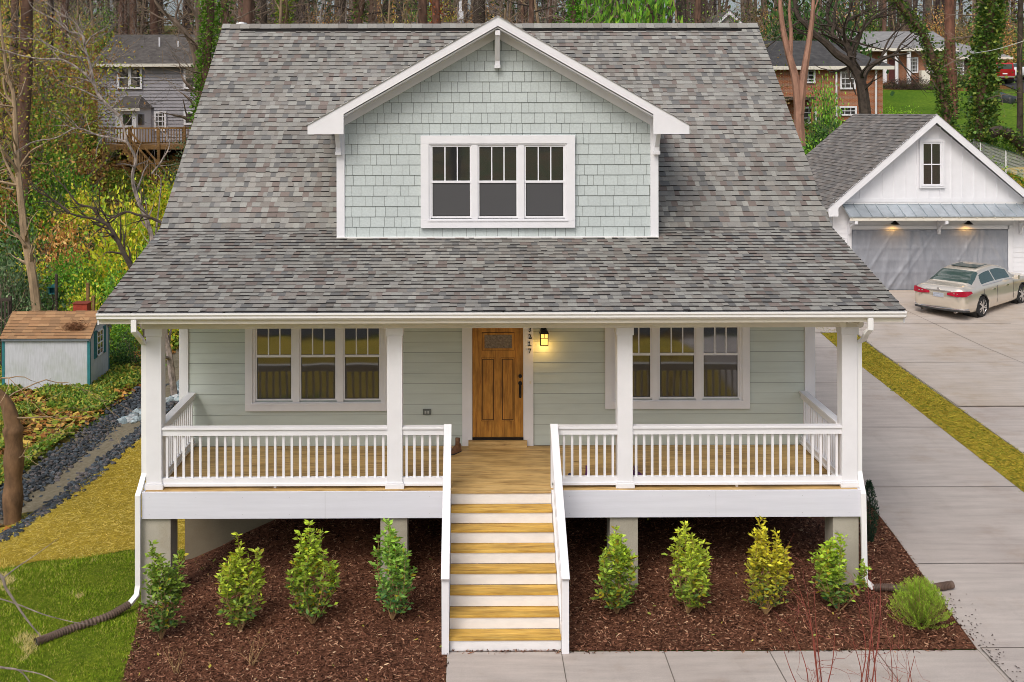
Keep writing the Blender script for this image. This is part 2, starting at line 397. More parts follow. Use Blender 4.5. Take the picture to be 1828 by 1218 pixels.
drive = [(7.2,2),(7.2,15.66),(7.33,17.5),(7.48,19.4),(7.58,21.3),(7.62,22.5),(7.62,38.9),(21,38.9),(21,33),(17.5,31),(15.6,28.6),(15.6,2),(11.78,2),(11.78,33.6),(10.72,34.6),(10.72,2)]
patch('driveway', drive, .03, CONC, thick=.12)
patch('upper_driveway', [(7.64,33.65),(11.78,33.65),(11.80,26.6),(15.58,26.6),(15.58,28.6),(17.5,31),(20.98,33),(20.98,38.88),(7.64,38.88)], .048, CONCT)
mb = MB()
def dj(a, b):
    a = Vector(a); b = Vector(b); n = 24; nn = (b-a).normalized(); s_ = Vector((-nn.y, nn.x))*.008
    pts = [a.lerp(b, i/n) for i in range(n+1)]
    vs = []; 
    for p in pts:
        for q in (p-s_, p+s_): vs.append((q.x, q.y, H(q.x, q.y)+(.0405 if q.y < 25 else .053)))
    mb.add(vs, [(2*i, 2*i+2, 2*i+3, 2*i+1) if True else 0 for i in range(n)])
for y in (15.66, 18.3, 21.6, 25.1, 28.6, 32.1): dj(({15.66: 7.25, 18.3: 7.43, 21.6: 7.6}.get(y, 7.62), y), (10.72, y))
for y in (26.62, 30.5, 34.6): dj((11.8 if y < 33 else 7.7, y), (15.58 if y < 29 else 17, y))
dj((13.9, 38.8), (15.55, 28.7)); dj((7.25, 15.66), (7.25, 2))
tag(mb.build('driveway_joint', JOINT), None, None, None, 'structure')
strip = [(10.74,9),(11.76,9),(11.76,33.6),(10.74,34.5)]
patch('grass_strip', strip, .022, STRAWB)
patch('street', [(-100,-7.5),(110,-7.5),(110,1.6),(-100,1.6)], .03, ASPH)
patch('hill_lawn', [(28,60),(70,60),(75,97),(58,93),(33,93.5),(30,84)], .05, LAWNR)
patch('straw_bank', [(20.5,40),(42,40),(42,60),(28,58),(20.5,50)], .03, STRAWB)
patch('far_driveway', [(46.6,92),(62,92),(62,106),(46.6,106)], .08, ASPH)
# ------------------------------------------------------------------ small loose cover (uncountable)
def blades(name, poly, n, hgt, cols, lean=.6, width=.008, wts=None, mat=None):
    P = scatter(poly, n); P[:, :2] += rs.normal(size=(n, 2))*.07; P[:, 2] = [H(a, b)+.01 for a, b in P[:, :2]]
    pn = np.array([noise.noise((a*1.3, b*1.1, 2.2))+.5*noise.noise((a*4, b*4, 5)) for a, b in P[:, :2]])[:, None]
    D = rs.normal(size=(n, 3))*lean; D[:, 2] = np.abs(D[:, 2])*.4+1
    D /= np.linalg.norm(D, axis=1, keepdims=True); h_ = rs.uniform(.5, 1.1, (n, 1))*hgt
    a = rs.uniform(0, 6.28, n); S = np.stack([np.cos(a), np.sin(a), a*0], 1)*width/2
    V = np.stack([P-S, P+S, P+D*h_*np.clip(1+pn, .4, 1.8)], 1); cc = pick(cols, n, .25, wts); dry = (pn[:, 0] > .55); cc[dry] = pick([(.42,.36,.12),(.50,.42,.2)], int(dry.sum()), .2)
    cc = np.clip(cc*(1+.5*pn), 0, 1)
    o = arrmesh(name, V, None, cc, mat or LITTERM); return o
vis_lawn = [(-4.2,13.0),(-4.55,13.5),(-4.75,15.0),(-4.95,16.2),(-5.12,17.0),(-5.28,17.6),(-5.25,20.6),(-5.9,21.0),(-6.5,20.9),(-7.2,20.3),(-7.9,20.2),(-8.4,19.6),(-8.9,19.4),(-7.8,14),(-7.5,13)]
tag(blades('grass', vis_lawn, 60000, .055, [(.08,.15,.005),(.17,.27,.012),(.29,.37,.03),(.46,.42,.10)], .8, .012, [.3,.36,.22,.12]), 'short green lawn grass beside the mulch bed', 'grass', kind='stuff')
def flats(name, poly, n, ln, wd, cols, up=.25, wts=None, lift=.02, spread=0, mat=None):
    P = scatter(poly, n)
    if spread: P[:, :2] += rs.normal(size=(n, 2))*spread; P[:, 2] = [H(a, b) for a, b in P[:, :2]]
    P[:, 2] += lift+rs.uniform(0, .02, n); a = rs.uniform(0, 6.28, n)
    D = np.stack([np.cos(a), np.sin(a), rs.uniform(-.2, 1, n)*up], 1); D /= np.linalg.norm(D, axis=1, keepdims=True)
    S = np.stack([-np.sin(a), np.cos(a), rs.normal(size=n)*up], 1)
    l = (rs.uniform(.5, 1.3, n)*ln)[:, None]; w_ = (rs.uniform(.6, 1.3, n)*wd)[:, None]
    V = np.stack([P-D*l/2-S*w_/2, P+D*l/2-S*w_/2, P+D*l/2+S*w_/2, P-D*l/2+S*w_/2], 1)
    return arrmesh(name, V, None, pick(cols, n, .25, wts), mat or LITTERM)
STC = [(.42,.31,.03),(.60,.46,.07),(.74,.60,.17),(.27,.20,.02)]
vis_straw = [(-5.25,20.3),(-5.25,20.6),(-5.9,21.0),(-6.5,20.9),(-7.2,20.3),(-7.9,20.2),(-8.4,19.6),(-9.6,19.2),(-11,19.5),(-10.5,22.0),(-9.7,23.6),(-9.35,24.9),(-9.0,26.5),(-8.75,29),(-8.5,31),(-6.5,31),(-5.3,24)]
tag(flats('straw', vis_straw, 42000, .11, .006, STC, .25), 'golden straw spread over the slope beside the rocks', 'straw', kind='stuff')
tag(flats('grass', strip[:2]+[(11.76,33.6),(10.74,34.4)], 22000, .10, .008, [(.38,.32,.03),(.52,.42,.05),(.24,.25,.02),(.16,.19,.02)], .5, lift=.03, spread=.035), 'yellowish grass strip between the two driveways', 'grass', kind='stuff')
mv = [(-.36,15.62),(-.36,14.2),(-4.5,14.2),(-4.75,15.0),(-4.95,16.2),(-5.12,17.0),(-5.25,17.6),(-5.25,19.8),(7.35,19.9),(7.6,22.2),(7.58,21.3),(7.48,19.4),(7.33,17.5),(7.2,15.62)]
MUC = [(.035,.012,.006),(.15,.062,.036),(.29,.14,.085),(.45,.26,.16),(.60,.42,.27)]
tag(flats('mulch', mv, 60000, .055, .012, MUC, .5, [.30,.36,.25,.075,.015], spread=.035), 'dark brown shredded bark mulch around the front shrubs', 'mulch', kind='stuff')
tag(flats('fallen_leaves', mv, 190, .05, .018, [(.42,.38,.06),(.33,.36,.08),(.45,.28,.12)], .8, lift=.045), 'yellow leaves fallen on the mulch below the shrubs', 'leaves', kind='stuff')
# mulch crumbs on the concrete edge
P = np.array([(7.25+abs(rs.normal())*.16-(.02), y, 0) for y in rs.uniform(14.2, 17.3, 170)]); P = P[P[:, 0] < 8.2]
cr = MB()
for x, y, _ in P:
    z = H(x, y)+.042; a = rs.uniform(0, 6.28); c_, s_ = math.cos(a)*.02, math.sin(a)*.02
    cr.add([(x-c_,y-s_,z),(x+s_*.4,y-c_*.4,z+.008),(x+c_,y+s_,z),(x-s_*.4,y+c_*.4,z+.008)], [(0,1,2,3)], (.05,.025,.018))
tag(cr.build('mulch_crumbs', LITTERM), 'dark mulch crumbs spilled on the driveway corner', 'mulch', kind='stuff')
# leaf litter and ground cover around the shed and on the wooded hill
lit = [(-9.2,23),(-10.8,24),(-11,27),(-10.6,31),(-10.4,40),(-8,46),(-9,60),(-34,62),(-26,40),(-17,24),(-12,21)]
tag(flats('leaf_litter', lit, 52000, .17, .10, [(.30,.13,.03),(.46,.24,.06),(.20,.09,.03),(.50,.34,.08),(.36,.34,.05),(.22,.28,.03)], .5, lift=.03), 'brown and orange leaf litter on the wooded slope', 'leaves', kind='stuff')
def cover(name, poly, n, cols, ln, label):
    P = scatter(poly, n*2); k = np.array([noise.noise((p[0]*.7, p[1]*.45, 3.3)) for p in P]) > -.16
    P = P[k][:n]; n = len(P); P[:, 2] += rs.uniform(.02, .16, n); D = rs.normal(size=(n, 3)); D[:, 2] = np.abs(D[:, 2])*.6
    tag(arrmesh(name, leafquads(P, D, rs.uniform(.6, 1.3, n)*ln, rs.uniform(.6, 1.2, n)*ln*.7), None, pick(cols, n, .3), LEAF), label, 'ground cover', kind='stuff')
cover('ground_cover', [(-10.9,23),(-10.7,31),(-10.6,36),(-11.5,37),(-17,36),(-15.5,28),(-12.5,22.5)], 42000, [(.16,.30,.03),(.26,.40,.06),(.38,.40,.06),(.10,.18,.03),(.45,.38,.06)], .12, 'low green creeping plants in front of the small shed')
cover('ground_cover', [(-10.4,37),(-8,46),(-9,60),(-30,62),(-24,42),(-18,37)], 42000, [(.10,.20,.02),(.20,.34,.03),(.38,.40,.05),(.14,.22,.03),(.44,.30,.06)], .2, 'green undergrowth climbing the wooded hillside')
cover('ground_cover', [(11,44),(30,47),(40,62),(33,80),(12,76)], 22000, [(.08,.18,.01),(.13,.24,.02),(.06,.12,.02),(.2,.28,.04)], .22, 'green undergrowth behind the detached garage')
# rocks
def rocks(name, pts, size, cols, label, cat='rocks', kind='stuff', flat=.6):
    m_ = MB(); ico = bmesh.new(); bmesh.ops.create_icosphere(ico, subdivisions=1, radius=1)
    base = [v.co.copy() for v in ico.verts]; fs = [tuple(v.index for v in f.verts) for f in ico.faces]; ico.free()
    for p in pts:
        s_ = size*random.uniform(.5, 1.35); rot = Matrix.Rotation(random.uniform(0, 6.28), 3, 'Z') @ Matrix.Rotation(random.uniform(-.5, .5), 3, 'X')
        sc = Vector((random.uniform(.8, 1.3), random.uniform(.6, 1), random.uniform(.5, .8)*flat/.6)); 
        vs = []
        for b in base:
            q = Vector((b.x*sc.x, b.y*sc.y, b.z*sc.z))*random.uniform(.8, 1.2); vs.append(rot @ q*s_+Vector(p))
        c = random.choice(cols); k = random.uniform(.7, 1.3); m_.add(vs, fs, tuple(x*k for x in c))
    return tag(m_.build(name, SHROCK), label, cat, kind=kind)
SHROCK = attrmat('rock', .8, 14, .3)
def bank(x_off, wdt, n, y0=21, y1=36):
    out = []
    for _ in range(n):
        y = random.uniform(y0, y1); xc = np.interp(y, [21,23,25,27,29,33,40], [-9.9,-9.9,-9.75,-9.7,-9.6,-9.55,-9.5]); x = xc+x_off*np.interp(y, [21,27,36], [.9,1,1.1])+random.gauss(0, wdt)
        out.append((x, y, H(x, y)+.03))
    return out
rocks('gravel', bank(-.62, .2, 2100)+bank(.62, .13, 1500)+[(x, y, H(x, y)+.02) for x, y in [(random.uniform(-11.2,-9.3), random.uniform(18.5,23)) for _ in range(700)]], .058, [(.045,.055,.065),(.07,.085,.10),(.03,.035,.04),(.10,.09,.09)], 'dark wet gravel lining the drainage channel', 'gravel')
rocks('pale_rocks', [(x, y, H(x, y)+.06) for x, y in [(random.gauss(-9.55,.22), random.gauss(32.0,.35)) for _ in range(24)]+[(random.uniform(-9.3,-8.4), random.uniform(33,41)) for _ in range(120)]], .16, [(.30,.36,.38),(.22,.28,.30),(.42,.45,.46)], 'pale blue grey stones heaped along the channel')
# ------------------------------------------------------------------ HOUSE
YP, YW = 17.5, 19.9
DZ = 1.656
XL, XR = -5.755, 6.744
house = thing('house', 'sage green one and a half storey house with white porch and wide grey shingle roof', 'house', (.5, YP, 0))
PAL = [(.300,.296,.272),(.255,.248,.230),(.220,.202,.182),(.200,.165,.148),(.165,.164,.160),(.275,.262,.238),(.235,.226,.212)]
def shingles(mb, O, U, V, Wd, Ln, expo, pal, wmin=.075, wmax=.20, th=.018, lim=None, wts=None):
    O, U, V = Vector(O), Vector(U).normalized(), Vector(V).normalized(); N = U.cross(V)
    if N.z < 0: N = -N
    rows = int(math.ceil(Ln/expo))
    for r in range(rows):
        v0, v1 = r*expo, min(Ln, (r+1)*expo+.01); u = -random.uniform(0, wmax)
        a, b = lim(v0, v1) if lim else (0, Wd)
        last = None
        while u < b:
            wd = random.uniform(wmin, wmax); u0, u1 = max(u, a), min(u+wd, b); u += wd
            if u1-u0 < .01: continue
            t = th*random.uniform(.45, 1.4); c = random.choices(pal, wts)[0]
            if c == last: c = random.choices(pal, wts)[0]
            last = c
            k = random.uniform(.88, 1.12); c = tuple(x*k for x in c)
            dv = random.choice((0, 0, -.006, .006)) if r else 0
            A = O+U*u0+V*(v0+dv); B = O+U*u1+V*(v0+dv); C_ = O+U*u1+V*v1; D_ = O+U*u0+V*v1
            q = N*t; e = N*.001
            mb.add([A, B, B+q, A+q, C_+e, D_+e], [(3,2,4,5), (0,3,5), (1,4,2)], c); mb.add([A, B, B+q, A+q], [(0,1,2,3)], (.035,.032,.032))  # butt face: printed dark band, also painting the course's shadow line
YE, ZE, YB, ZB, YR, ZR_ = 17.08, 4.60, 20.52, 5.514, 25.8, 9.69
YB2, YE2 = 2*YR-YB, 2*YR-YE
sl1 = Vector((0, YB-YE, ZB-ZE)); sl2 = Vector((0, YR-YB, ZR_-ZB))
prof = [(YE,ZE-.03),(YB,ZB-.03),(YR,ZR_-.03),(YB2,ZB-.03),(YE2,ZE-.03),(YE2,ZE-.2),(YB2,ZB-.24),(YR,ZR_-.3),(YB,ZB-.24),(YE,ZE-.2)]
o_roofdeck = MB().extr(prof, 0, XL+.03, XR-.03).build('roof_deck', CREAM, house)
WT = [.2,.19,.14,.12,.1,.15,.1]
mb = MB(); shingles(mb, (XL, YE-.03, ZE-.012), (1,0,0), sl1, XR-XL, sl1.length+.04, .143, PAL, wts=WT)
r1 = mb.build('porch_roof', SHINGLE, house)
mb = MB(); shingles(mb, (XL, YB, ZB-.004), (1,0,0), sl2, XR-XL, sl2.length, .143, PAL, wts=WT)
r2 = mb.build('main_roof', SHINGLE, house)
mb = MB(); shingles(mb, (XR, YB2, ZB), (-1,0,0), Vector((0,-(YR-YB),ZR_-ZB)), XR-XL, sl2.length, .143, PAL, wts=WT, wmin=.25, wmax=.6)
shingles(mb, (XR, YE2, ZE), (-1,0,0), Vector((0,-(YB-YE),ZB-ZE)), XR-XL, sl1.length, .143, PAL, wts=WT, wmin=.25, wmax=.6)
mb.build('rear_roof', SHINGLE, house)
# ridge cap and black ridge vent
mb = MB(); x = XL
while x < XR:
    x2 = min(x+random.uniform(.15,.26), XR); c = random.choice(PAL[:3]+PAL[5:]); t = random.uniform(0,.008)
    mb.extr([(YR-.16,ZR_-.075+t),(YR,ZR_+.045+t),(YR+.16,ZR_-.075+t),(YR,ZR_+.02)], 0, x, x2-.004, c); x = x2
mb.build('ridge_cap', SHINGLE, r2)
MB().box(WX(433,YR), WX(1321,YR), YR-.20, YR+.20, ZR_-.175, ZR_-.10).build('ridge_vent', BLACK, r2)
MB().extr([(-.05,0),(.05,0),(.05,.13),(-.05,.13)], 1, 0, .01)
mb = MB(); mb.tube([(WX(432,26.3), 26.3, 9.1), (WX(432,26.3), 26.3, 9.82)], .06, 12)
mb.tube([(WX(432,26.3), 26.3, 9.74), (WX(432,26.3), 26.3, 9.80)], .13, 12); mb.build('vent_pipe', GUTTER, house)
# rake boards on both gable ends
for sx, xx in ((-1, XL), (1, XR)):
    mb = MB(); x0, x1 = (xx+.005, xx+.03) if sx < 0 else (xx-.03, xx-.005)
    for a, b in (((YE,ZE),(YB,ZB)),((YB,ZB),(YR,ZR_)),((YR,ZR_),(YB2,ZB)),((YB2,ZB),(YE2,ZE))):
        mb.extr([(a[0],a[1]-.21),(b[0],b[1]-.21),(b[0],b[1]-.02),(a[0],a[1]-.02)], 0, x0-.006 if sx<0 else x0+.006, x1-.006 if sx<0 else x1+.006)
    mb.build('rake_board', WHITE, house)
# gutter (K profile) and fascia
gx0, gx1 = WX(172, 16.98), WX(1619, 16.98)
gp = [(17.09,4.575),(17.09,4.47),(17.02,4.47),(16.985,4.50),(16.985,4.53),(16.965,4.555),(16.965,4.585),(16.975,4.585),(16.975,4.562),(17.0,4.53),(17.0,4.505),(17.03,4.482),(17.08,4.482),(17.08,4.575)]
g = MB().extr(gp, 0, gx0, gx1); 
for xx in (gx0, gx1): g.extr([(17.09,4.575),(17.09,4.47),(17.02,4.47),(16.985,4.50),(16.985,4.53),(16.967,4.555),(16.967,4.583)], 0, xx-.003, xx+.003)
gut = g.build('gutter', GUTTER, house)
MB().box(gx0+.02, gx1-.02, 17.10, 17.13, 4.43, 4.58).build('fascia', WHITE, house)
mb = MB()
for i in range(9):
    xx = gx0+.5+i*1.44; mb.box(xx-.014, xx+.014, 16.97, 17.1, 4.572, 4.58)
mb.build('gutter_hanger', DARKP, gut)
# porch ceiling, header beam
MB().box(XL+.12, XR-.12, 17.13, 19.88, 4.405, 4.425).build('porch_ceiling', WHITE, house)
MB().box(-5.24, 6.26, 17.6, 17.86, 4.221, 4.403).box(-5.24, -4.98, 17.86, 19.88, 4.221, 4.403).box(6.0, 6.26, 17.86, 19.88, 4.221, 4.403).build('porch_beam', CREAM, house, bevel=.004)
# columns
CX = [WX(274,17.62), WX(703.5,17.62), WX(1115,17.62), WX(1517,17.62)]
for cx in CX:
    c = MB().box(cx-.122, cx+.122, 17.62, 17.864, DZ+.11, 4.10).build('column', WHITE, house, bevel=.004)
    MB().box(cx-.15, cx+.15, 17.59, 17.894, DZ+.002, DZ+.085).box(cx-.136, cx+.136, 17.605, 17.88, DZ+.085, DZ+.11).build('base', WHITE, c, bevel=.006)
    MB().box(cx-.14, cx+.14, 17.60, 17.882, 4.10, 4.221).build('capital', WHITE, c, bevel=.006)
# deck floor boards
mb = MB(); y = YP+.045
while y < YW-.02:
    mb.box(-5.16, 6.17, y, min(y+.132, YW-.02), DZ-.03, DZ); y += .137
mb.build('porch_floor', DECK, house)
# rim boards
rx0, rx1 = -5.205, 6.218
mb = MB().box(rx0, -.36, YP, YP+.04, 1.23, DZ-.004).box(1.37, rx1, YP, YP+.04, 1.23, DZ-.004).box(-.36, 1.37, YP+.01, YP+.04, 1.23, DZ-.02)
mb.box(rx0, rx0+.04, YP+.04, YW-.02, 1.23, DZ-.004).box(rx1-.04, rx1, YP+.04, YW-.02, 1.23, DZ-.004)
mb.build('rim_board', WHITE2, house, bevel=.003)
mb = MB()
for xx in (-2.3, 3.9): mb.box(xx-.0025, xx+.0025, YP-.0012, YP+.001, 1.232, DZ-.006)
for i in range(16):
    xx = rx0+.12+i*.74
    if -.42 < xx < 1.42: continue
    for zz_ in (1.30, 1.57): mb.box(xx-.004, xx+.004, YP-.0014, YP+.001, zz_-.004, zz_+.004)
mb.build('rim_board_joint', simple('grey_joint', (.42,.42,.44), .7), house)
MB().box(rx0+.05, rx1-.05, YP+.05, YW-.02, 1.25, 1.30).build('deck_framing', BARKD, house)
for a, b in ((252,305),(678,726),(1087,1137),(1485,1531)):
    x0, x1 = WX(a,17.6), WX(b,17.6); MB().box(x0, x1, 17.56, 17.56+.42, H((x0+x1)/2,17.7)-.3, 1.228).build('pier', PIERM, house, bevel=.008)
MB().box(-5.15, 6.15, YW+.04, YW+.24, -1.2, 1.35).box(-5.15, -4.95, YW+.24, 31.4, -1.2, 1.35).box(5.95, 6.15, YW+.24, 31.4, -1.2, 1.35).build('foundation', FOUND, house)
# walls with lap siding
BX0, BX1 = -5.232, 6.228
body = MB().box(BX0+.02, BX1-.02, YW+.02, YW+.2, 1.3, 5.2).box(BX0+.02, BX0+.2, YW+.2, 31.4, 1.3, 4.6).box(BX1-.2, BX1-.02, YW+.2, 31.4, 1.3, 4.6).box(BX0+.02, BX1-.02, 31.4, 31.6, -.9, 4.6)
for x0 in (BX0+.02, BX1-.14): body.extr([(YW+.05,4.4),(YB,ZB-.26),(YR,ZR_-.34),(YB2,ZB-.26),(31.5,4.4)], 0, x0, x0+.12)
wall = body.build('wall', SAGE, house)
mb = MB()
def lap(mb, x0, x1, y, z0, z1, step=.187, d=-1, axis='x', th=.016):
    z = z0
    while z < z1-.01:
        zt = min(z+step, z1)-.008
        if axis == 'x': mb.extr([(y, z), (y+d*th, z), (y+d*.004, zt), (y, zt)], 0, x0, x1)
        else: mb.extr([(y, z), (y+d*th, z), (y+d*.004, zt), (y, zt)], 1, x0, x1)
        z += step
lap(mb, BX0+.1, BX1-.1, YW+.02, DZ-.19, 4.5); lap(mb, YW+.1, 31.4, BX0+.02, 1.0, 4.5, axis='y'); lap(mb, YW+.1, 31.4, BX1-.02, 1.0, 4.5, d=1, axis='y')
mb.build('lap_siding', SAGE, wall)
MB().box(BX0+.1, BX1-.1, YW+.017, YW+.0195, DZ-.19, 4.5).build('shadow_line_backing', GAPSHADE, wall)  # dark backing paints the shadow line under each lap board
for a, b in ((320,336),(1436,1454.5)):
    MB().box(WX(a,YW), WX(b,YW), YW-.03, YW+.06, 1.0, 4.42).build('corner_board', WHITE, house, bevel=.003)
# windows
def window(parent, Y, ox0, ox1, oz0, oz1, ix0, ix1, iz0, iz1, panes, zmeet, muntins=2, top=None, sill=True, scr=None):
    """outer casing / inner frame / panes [(x0,x1,z0,z1)] world coords"""
    m_ = MB()
    m_.box(ox0, ox1, Y-.045, Y+.02, oz0, iz0).box(ox0, ox1, Y-.045, Y+.02, iz1, oz1)
    m_.box(ox0, ix0, Y-.045, Y+.02, iz0, iz1).box(ix1, ox1, Y-.045, Y+.02, iz0, iz1)
    m_.box(ix0, ix1, Y-.022, Y+.02, iz0, iz0+.03).box(ix0, ix1, Y-.022, Y+.02, iz1-.03, iz1)
    xs = [ix0]+sum([[p[0]-.03, p[1]+.03] for p in panes], [])+[ix1]
    for i in range(0, len(xs), 2): m_.box(xs[i], xs[i+1], Y-.028 if 0 < i < len(xs)-2 else Y-.022, Y+.02, iz0+.03, iz1-.03)
    wdw = m_.build('window', WHITE, parent, bevel=.003)
    if sill: MB().box(ix0-.02, ix1+.02, Y-.06, Y-.045, iz0-.012, iz0+.018).build('sill', WHITE, wdw)
    for x0, x1, z0, z1 in panes:
        sh = MB()
        sh.box(x0-.03, x1+.03, Y-.012, Y+.015, zmeet-.02, zmeet+.02)
        sh.box(x0-.03, x0, Y-.002, Y+.02, z0-.03, z1+.03).box(x1, x1+.03, Y-.002, Y+.02, z0-.03, z1+.03)
        sh.box(x0, x1, Y-.002, Y+.02, z0-.03, z0).box(x0, x1, Y-.002, Y+.02, z1, z1+.03)
        if muntins == 2:
            for k in (1, 2):
                xx = x0+(x1-x0)*k/3; sh.box(xx-.011, xx+.011, Y+.004, Y+.02, zmeet+.02, z1)
        elif muntins == 1:
            xx = (x0+x1)/2; sh.box(xx-.015, xx+.015, Y+.004, Y+.02, z0, zmeet-.02).box(xx-.015, xx+.015, Y+.004, Y+.02, zmeet+.02, z1)
        sh.build('sash', WHITE, wdw)
        MB().box(x0, x1, Y+.014, Y+.018, zmeet+.02, z1).build('glass', GLASS, wdw)
        MB().box(x0, x1, Y+.008 if muntins == 2 else Y+.014, Y+.018, z0, zmeet-.02).build('screen', scr or SCREEN, wdw)
        if muntins == 2: MB().box(x0, x0+.012, Y+.003, Y+.008, z0, zmeet-.02).box(x1-.012, x1, Y+.003, Y+.008, z0, zmeet-.02).box(x0, x1, Y+.003, Y+.008, z0, z0+.015).build('screen_frame', DARKP, wdw)
    return wdw
def zz(p): return WZ(p, YW)
def xx_(p): return WX(p, YW)
ZT = zz(557)
window(house, YW-.03, xx_(438), xx_(697.5), zz(731.5), ZT+.2, xx_(451), xx_(684.5), zz(719), ZT+.05,
       [(xx_(459),xx_(519.5),zz(710.5),ZT),(xx_(537.5),xx_(598),zz(710.5),ZT),(xx_(615.5),xx_(676),zz(710.5),ZT)], zz(634.3))
window(house, YW-.03, xx_(1078.5), xx_(1336.5), zz(729.5), ZT+.2, xx_(1092), xx_(1323), zz(717), ZT+.05,
       [(xx_(1099),xx_(1159.5),zz(709),ZT),(xx_(1177),xx_(1238),zz(709),ZT),(xx_(1255),xx_(1315.5),zz(709),ZT)], zz(632.8))
# door
dx0, dx1, dz0 = xx_(842), xx_(933), zz(783); dz1 = dz0+2.05
door = MB().box(dx0+.004, dx1-.004, YW-.012, YW+.03, dz0+.03, dz1).build('door', DOORW, house)
mb = MB(); ys = YW-.024
def pnl(a, b, c, d):  # raised panel frame from pixels
    x0, x1, z0, z1 = xx_(a), xx_(b), zz(d), zz(c)
    mb.box(x0, x1, ys, YW-.012, z1-.014, z1).box(x0, x1, ys, YW-.012, z0, z0+.014).box(x0, x0+.014, ys, YW-.012, z0+.014, z1-.014).box(x1-.014, x1, ys, YW-.012, z0+.014, z1-.014)
    mb.box(x0+.032, x1-.032, YW-.02, YW-.0136, z0+.032, z1-.032)
MB().box(xx_(858), xx_(882.5), YW-.0135, YW-.0125, zz(752), zz(638.5)).box(xx_(893), xx_(917.5), YW-.0135, YW-.0125, zz(752), zz(638.5)).build('panel_recess_shade', simple('oak_groove_shade', (.09,.035,.008), .6), door)  # flat dark plates paint the shade in the panel grooves
pnl(858.5, 882, 639, 751.5); pnl(893.5, 917, 639, 751.5); mb.build('panel', DOORW, door)
mb = MB(); x0, x1, z0 = xx_(860.5), xx_(916.5), zz(625); z1 = dz1-.14; MB().box(x0-.008, x1+.008, YW-.0135, YW-.0125, z0-.008, z1+.008).build('lite_painted_shadow', simple('oak_edge_shade', (.07,.03,.008), .6), door)  # dark plate paints a shadow rim around the lite frame
mb.box(x0, x1, YW-.03, YW-.012, z0, z0+.035).box(x0, x1, YW-.03, YW-.012, z1-.035, z1).box(x0, x0+.035, YW-.03, YW-.012, z0+.035, z1-.035).box(x1-.035, x1, YW-.03, YW-.012, z0+.035, z1-.035)
mb.build('lite_frame', DOORW, door); MB().box(x0+.035, x1-.035, YW-.018, YW-.0136, z0+.035, z1-.035).build('glass', LITE, door)
hx = xx_(927.5)
MB().tube([(hx,YW-.012,zz(671)),(hx,YW-.05,zz(671))], .032, 14).build('deadbolt', BLACK, door)
mb = MB().tube([(hx,YW-.012,zz(684)),(hx,YW-.045,zz(684))], .036, 14); mb.box(hx-.022, hx+.022, YW-.03, YW-.012, zz(707), zz(684))
mb.tube(curve([(hx,YW-.03,zz(687)),(hx,YW-.085,zz(691)),(hx,YW-.09,zz(700)),(hx,YW-.03,zz(708))],5), .012, 8); mb.tube([(hx,YW-.012,zz(708)),(hx,YW-.04,zz(708))], .022, 10)
mb.build('handle', BLACK, door)
MB().box(dx0-.0, dx1+.0, YW-.06, YW-.012, dz0-.01, dz0+.03).build('sill', BLACK, door)
MB().box(xx_(824), dx0, YW-.045, YW+.02, DZ, 4.4).box(dx1, xx_(951), YW-.045, YW+.02, DZ, 4.4).box(dx0, dx1, YW-.045, YW+.02, dz1+.01, dz1+.14).build('door_casing', WHITE, house, bevel=.003)
MB().box(xx_(835), xx_(939), YW-.16, YW-.047, DZ+.001, dz0-.012).build('door_step', DECK, house, bevel=.004)
# house number, black serif digits
def digit(ch, px, py, hgt):
    cu = bpy.data.curves.new('t', 'FONT'); cu.body = ch; cu.size = hgt/.72; cu.extrude = .006; cu.align_x = 'CENTER'; cu.offset = .0008
    ob = bpy.data.objects.new('t', cu); COL.objects.link(ob); bpy.context.view_layer.update()
    me = bpy.data.meshes.new_from_object(ob.evaluated_get(bpy.context.evaluated_depsgraph_get())); bpy.data.objects.remove(ob)
    X, Z = xx_(px), zz(py)-hgt/2
    vs = [(v.co.x*.88+X, YW-.052-v.co.z, v.co.y+Z) for v in me.vertices]; m_ = MB(); m_.add(vs, [tuple(p.vertices) for p in me.polygons])
    if ch == '1': m_.box(X-.030, X+.030, YW-.058, YW-.046, Z, Z+.012); m_.box(X-.030, X, YW-.058, YW-.046, Z+hgt-.026, Z+hgt-.014)
    if ch == '7': m_.box(X-.034, X-.026, YW-.058, YW-.046, Z+hgt-.032, Z+hgt)
    if ch == '2': m_.box(X+.024, X+.034, YW-.058, YW-.046, Z, Z+.03)
    m_.build('house_number', BLACK, house)
for ch, py in (('3',587.3),('2',600.2),('1',613),('7',625.6)): digit(ch, 944.8, py, .088)
# wall lantern
lx, lz0 = xx_(969.5), zz(613); LY = YW-.15
l = MB(); l.box(lx-.05, lx+.05, YW-.02, YW+.0, lz0+.14, lz0+.34); l.box(lx-.012, lx+.012, LY, YW-.02, lz0+.29, lz0+.31)
l.extr([(lx-.085,lz0+.205),(lx+.085,lz0+.205),(lx+.05,lz0+.27),(lx-.05,lz0+.27)], 1, LY-.085, LY+.085)
for sx in (-1, 1):
    for sy in (-1, 1): l.box(lx+sx*.066-.006, lx+sx*.066+.006, LY+sy*.066-.006, LY+sy*.066+.006, lz0, lz0+.205)
l.box(lx-.072, lx+.072, LY-.072, LY+.072, lz0-.008, lz0+.004)
for yy in (-.0665, .0665): l.box(lx-.066, lx+.066, LY+yy-.005, LY+yy+.005, lz0+.125, lz0+.135).box(lx-.005, lx+.005, LY+yy-.005, LY+yy+.005, lz0+.13, lz0+.205)
for xs_ in (-.0665, .0665): l.box(lx+xs_-.005, lx+xs_+.005, LY-.066, LY+.066, lz0+.125, lz0+.135)
lan = l.build('wall_lantern', BLACK, house)
MB().box(lx-.06, lx+.06, LY-.06, LY+.06, lz0+.006, lz0+.2).build('lamp_glass', emitm('amber_lamp_glass', (1, .56, .12), 1.6), lan)
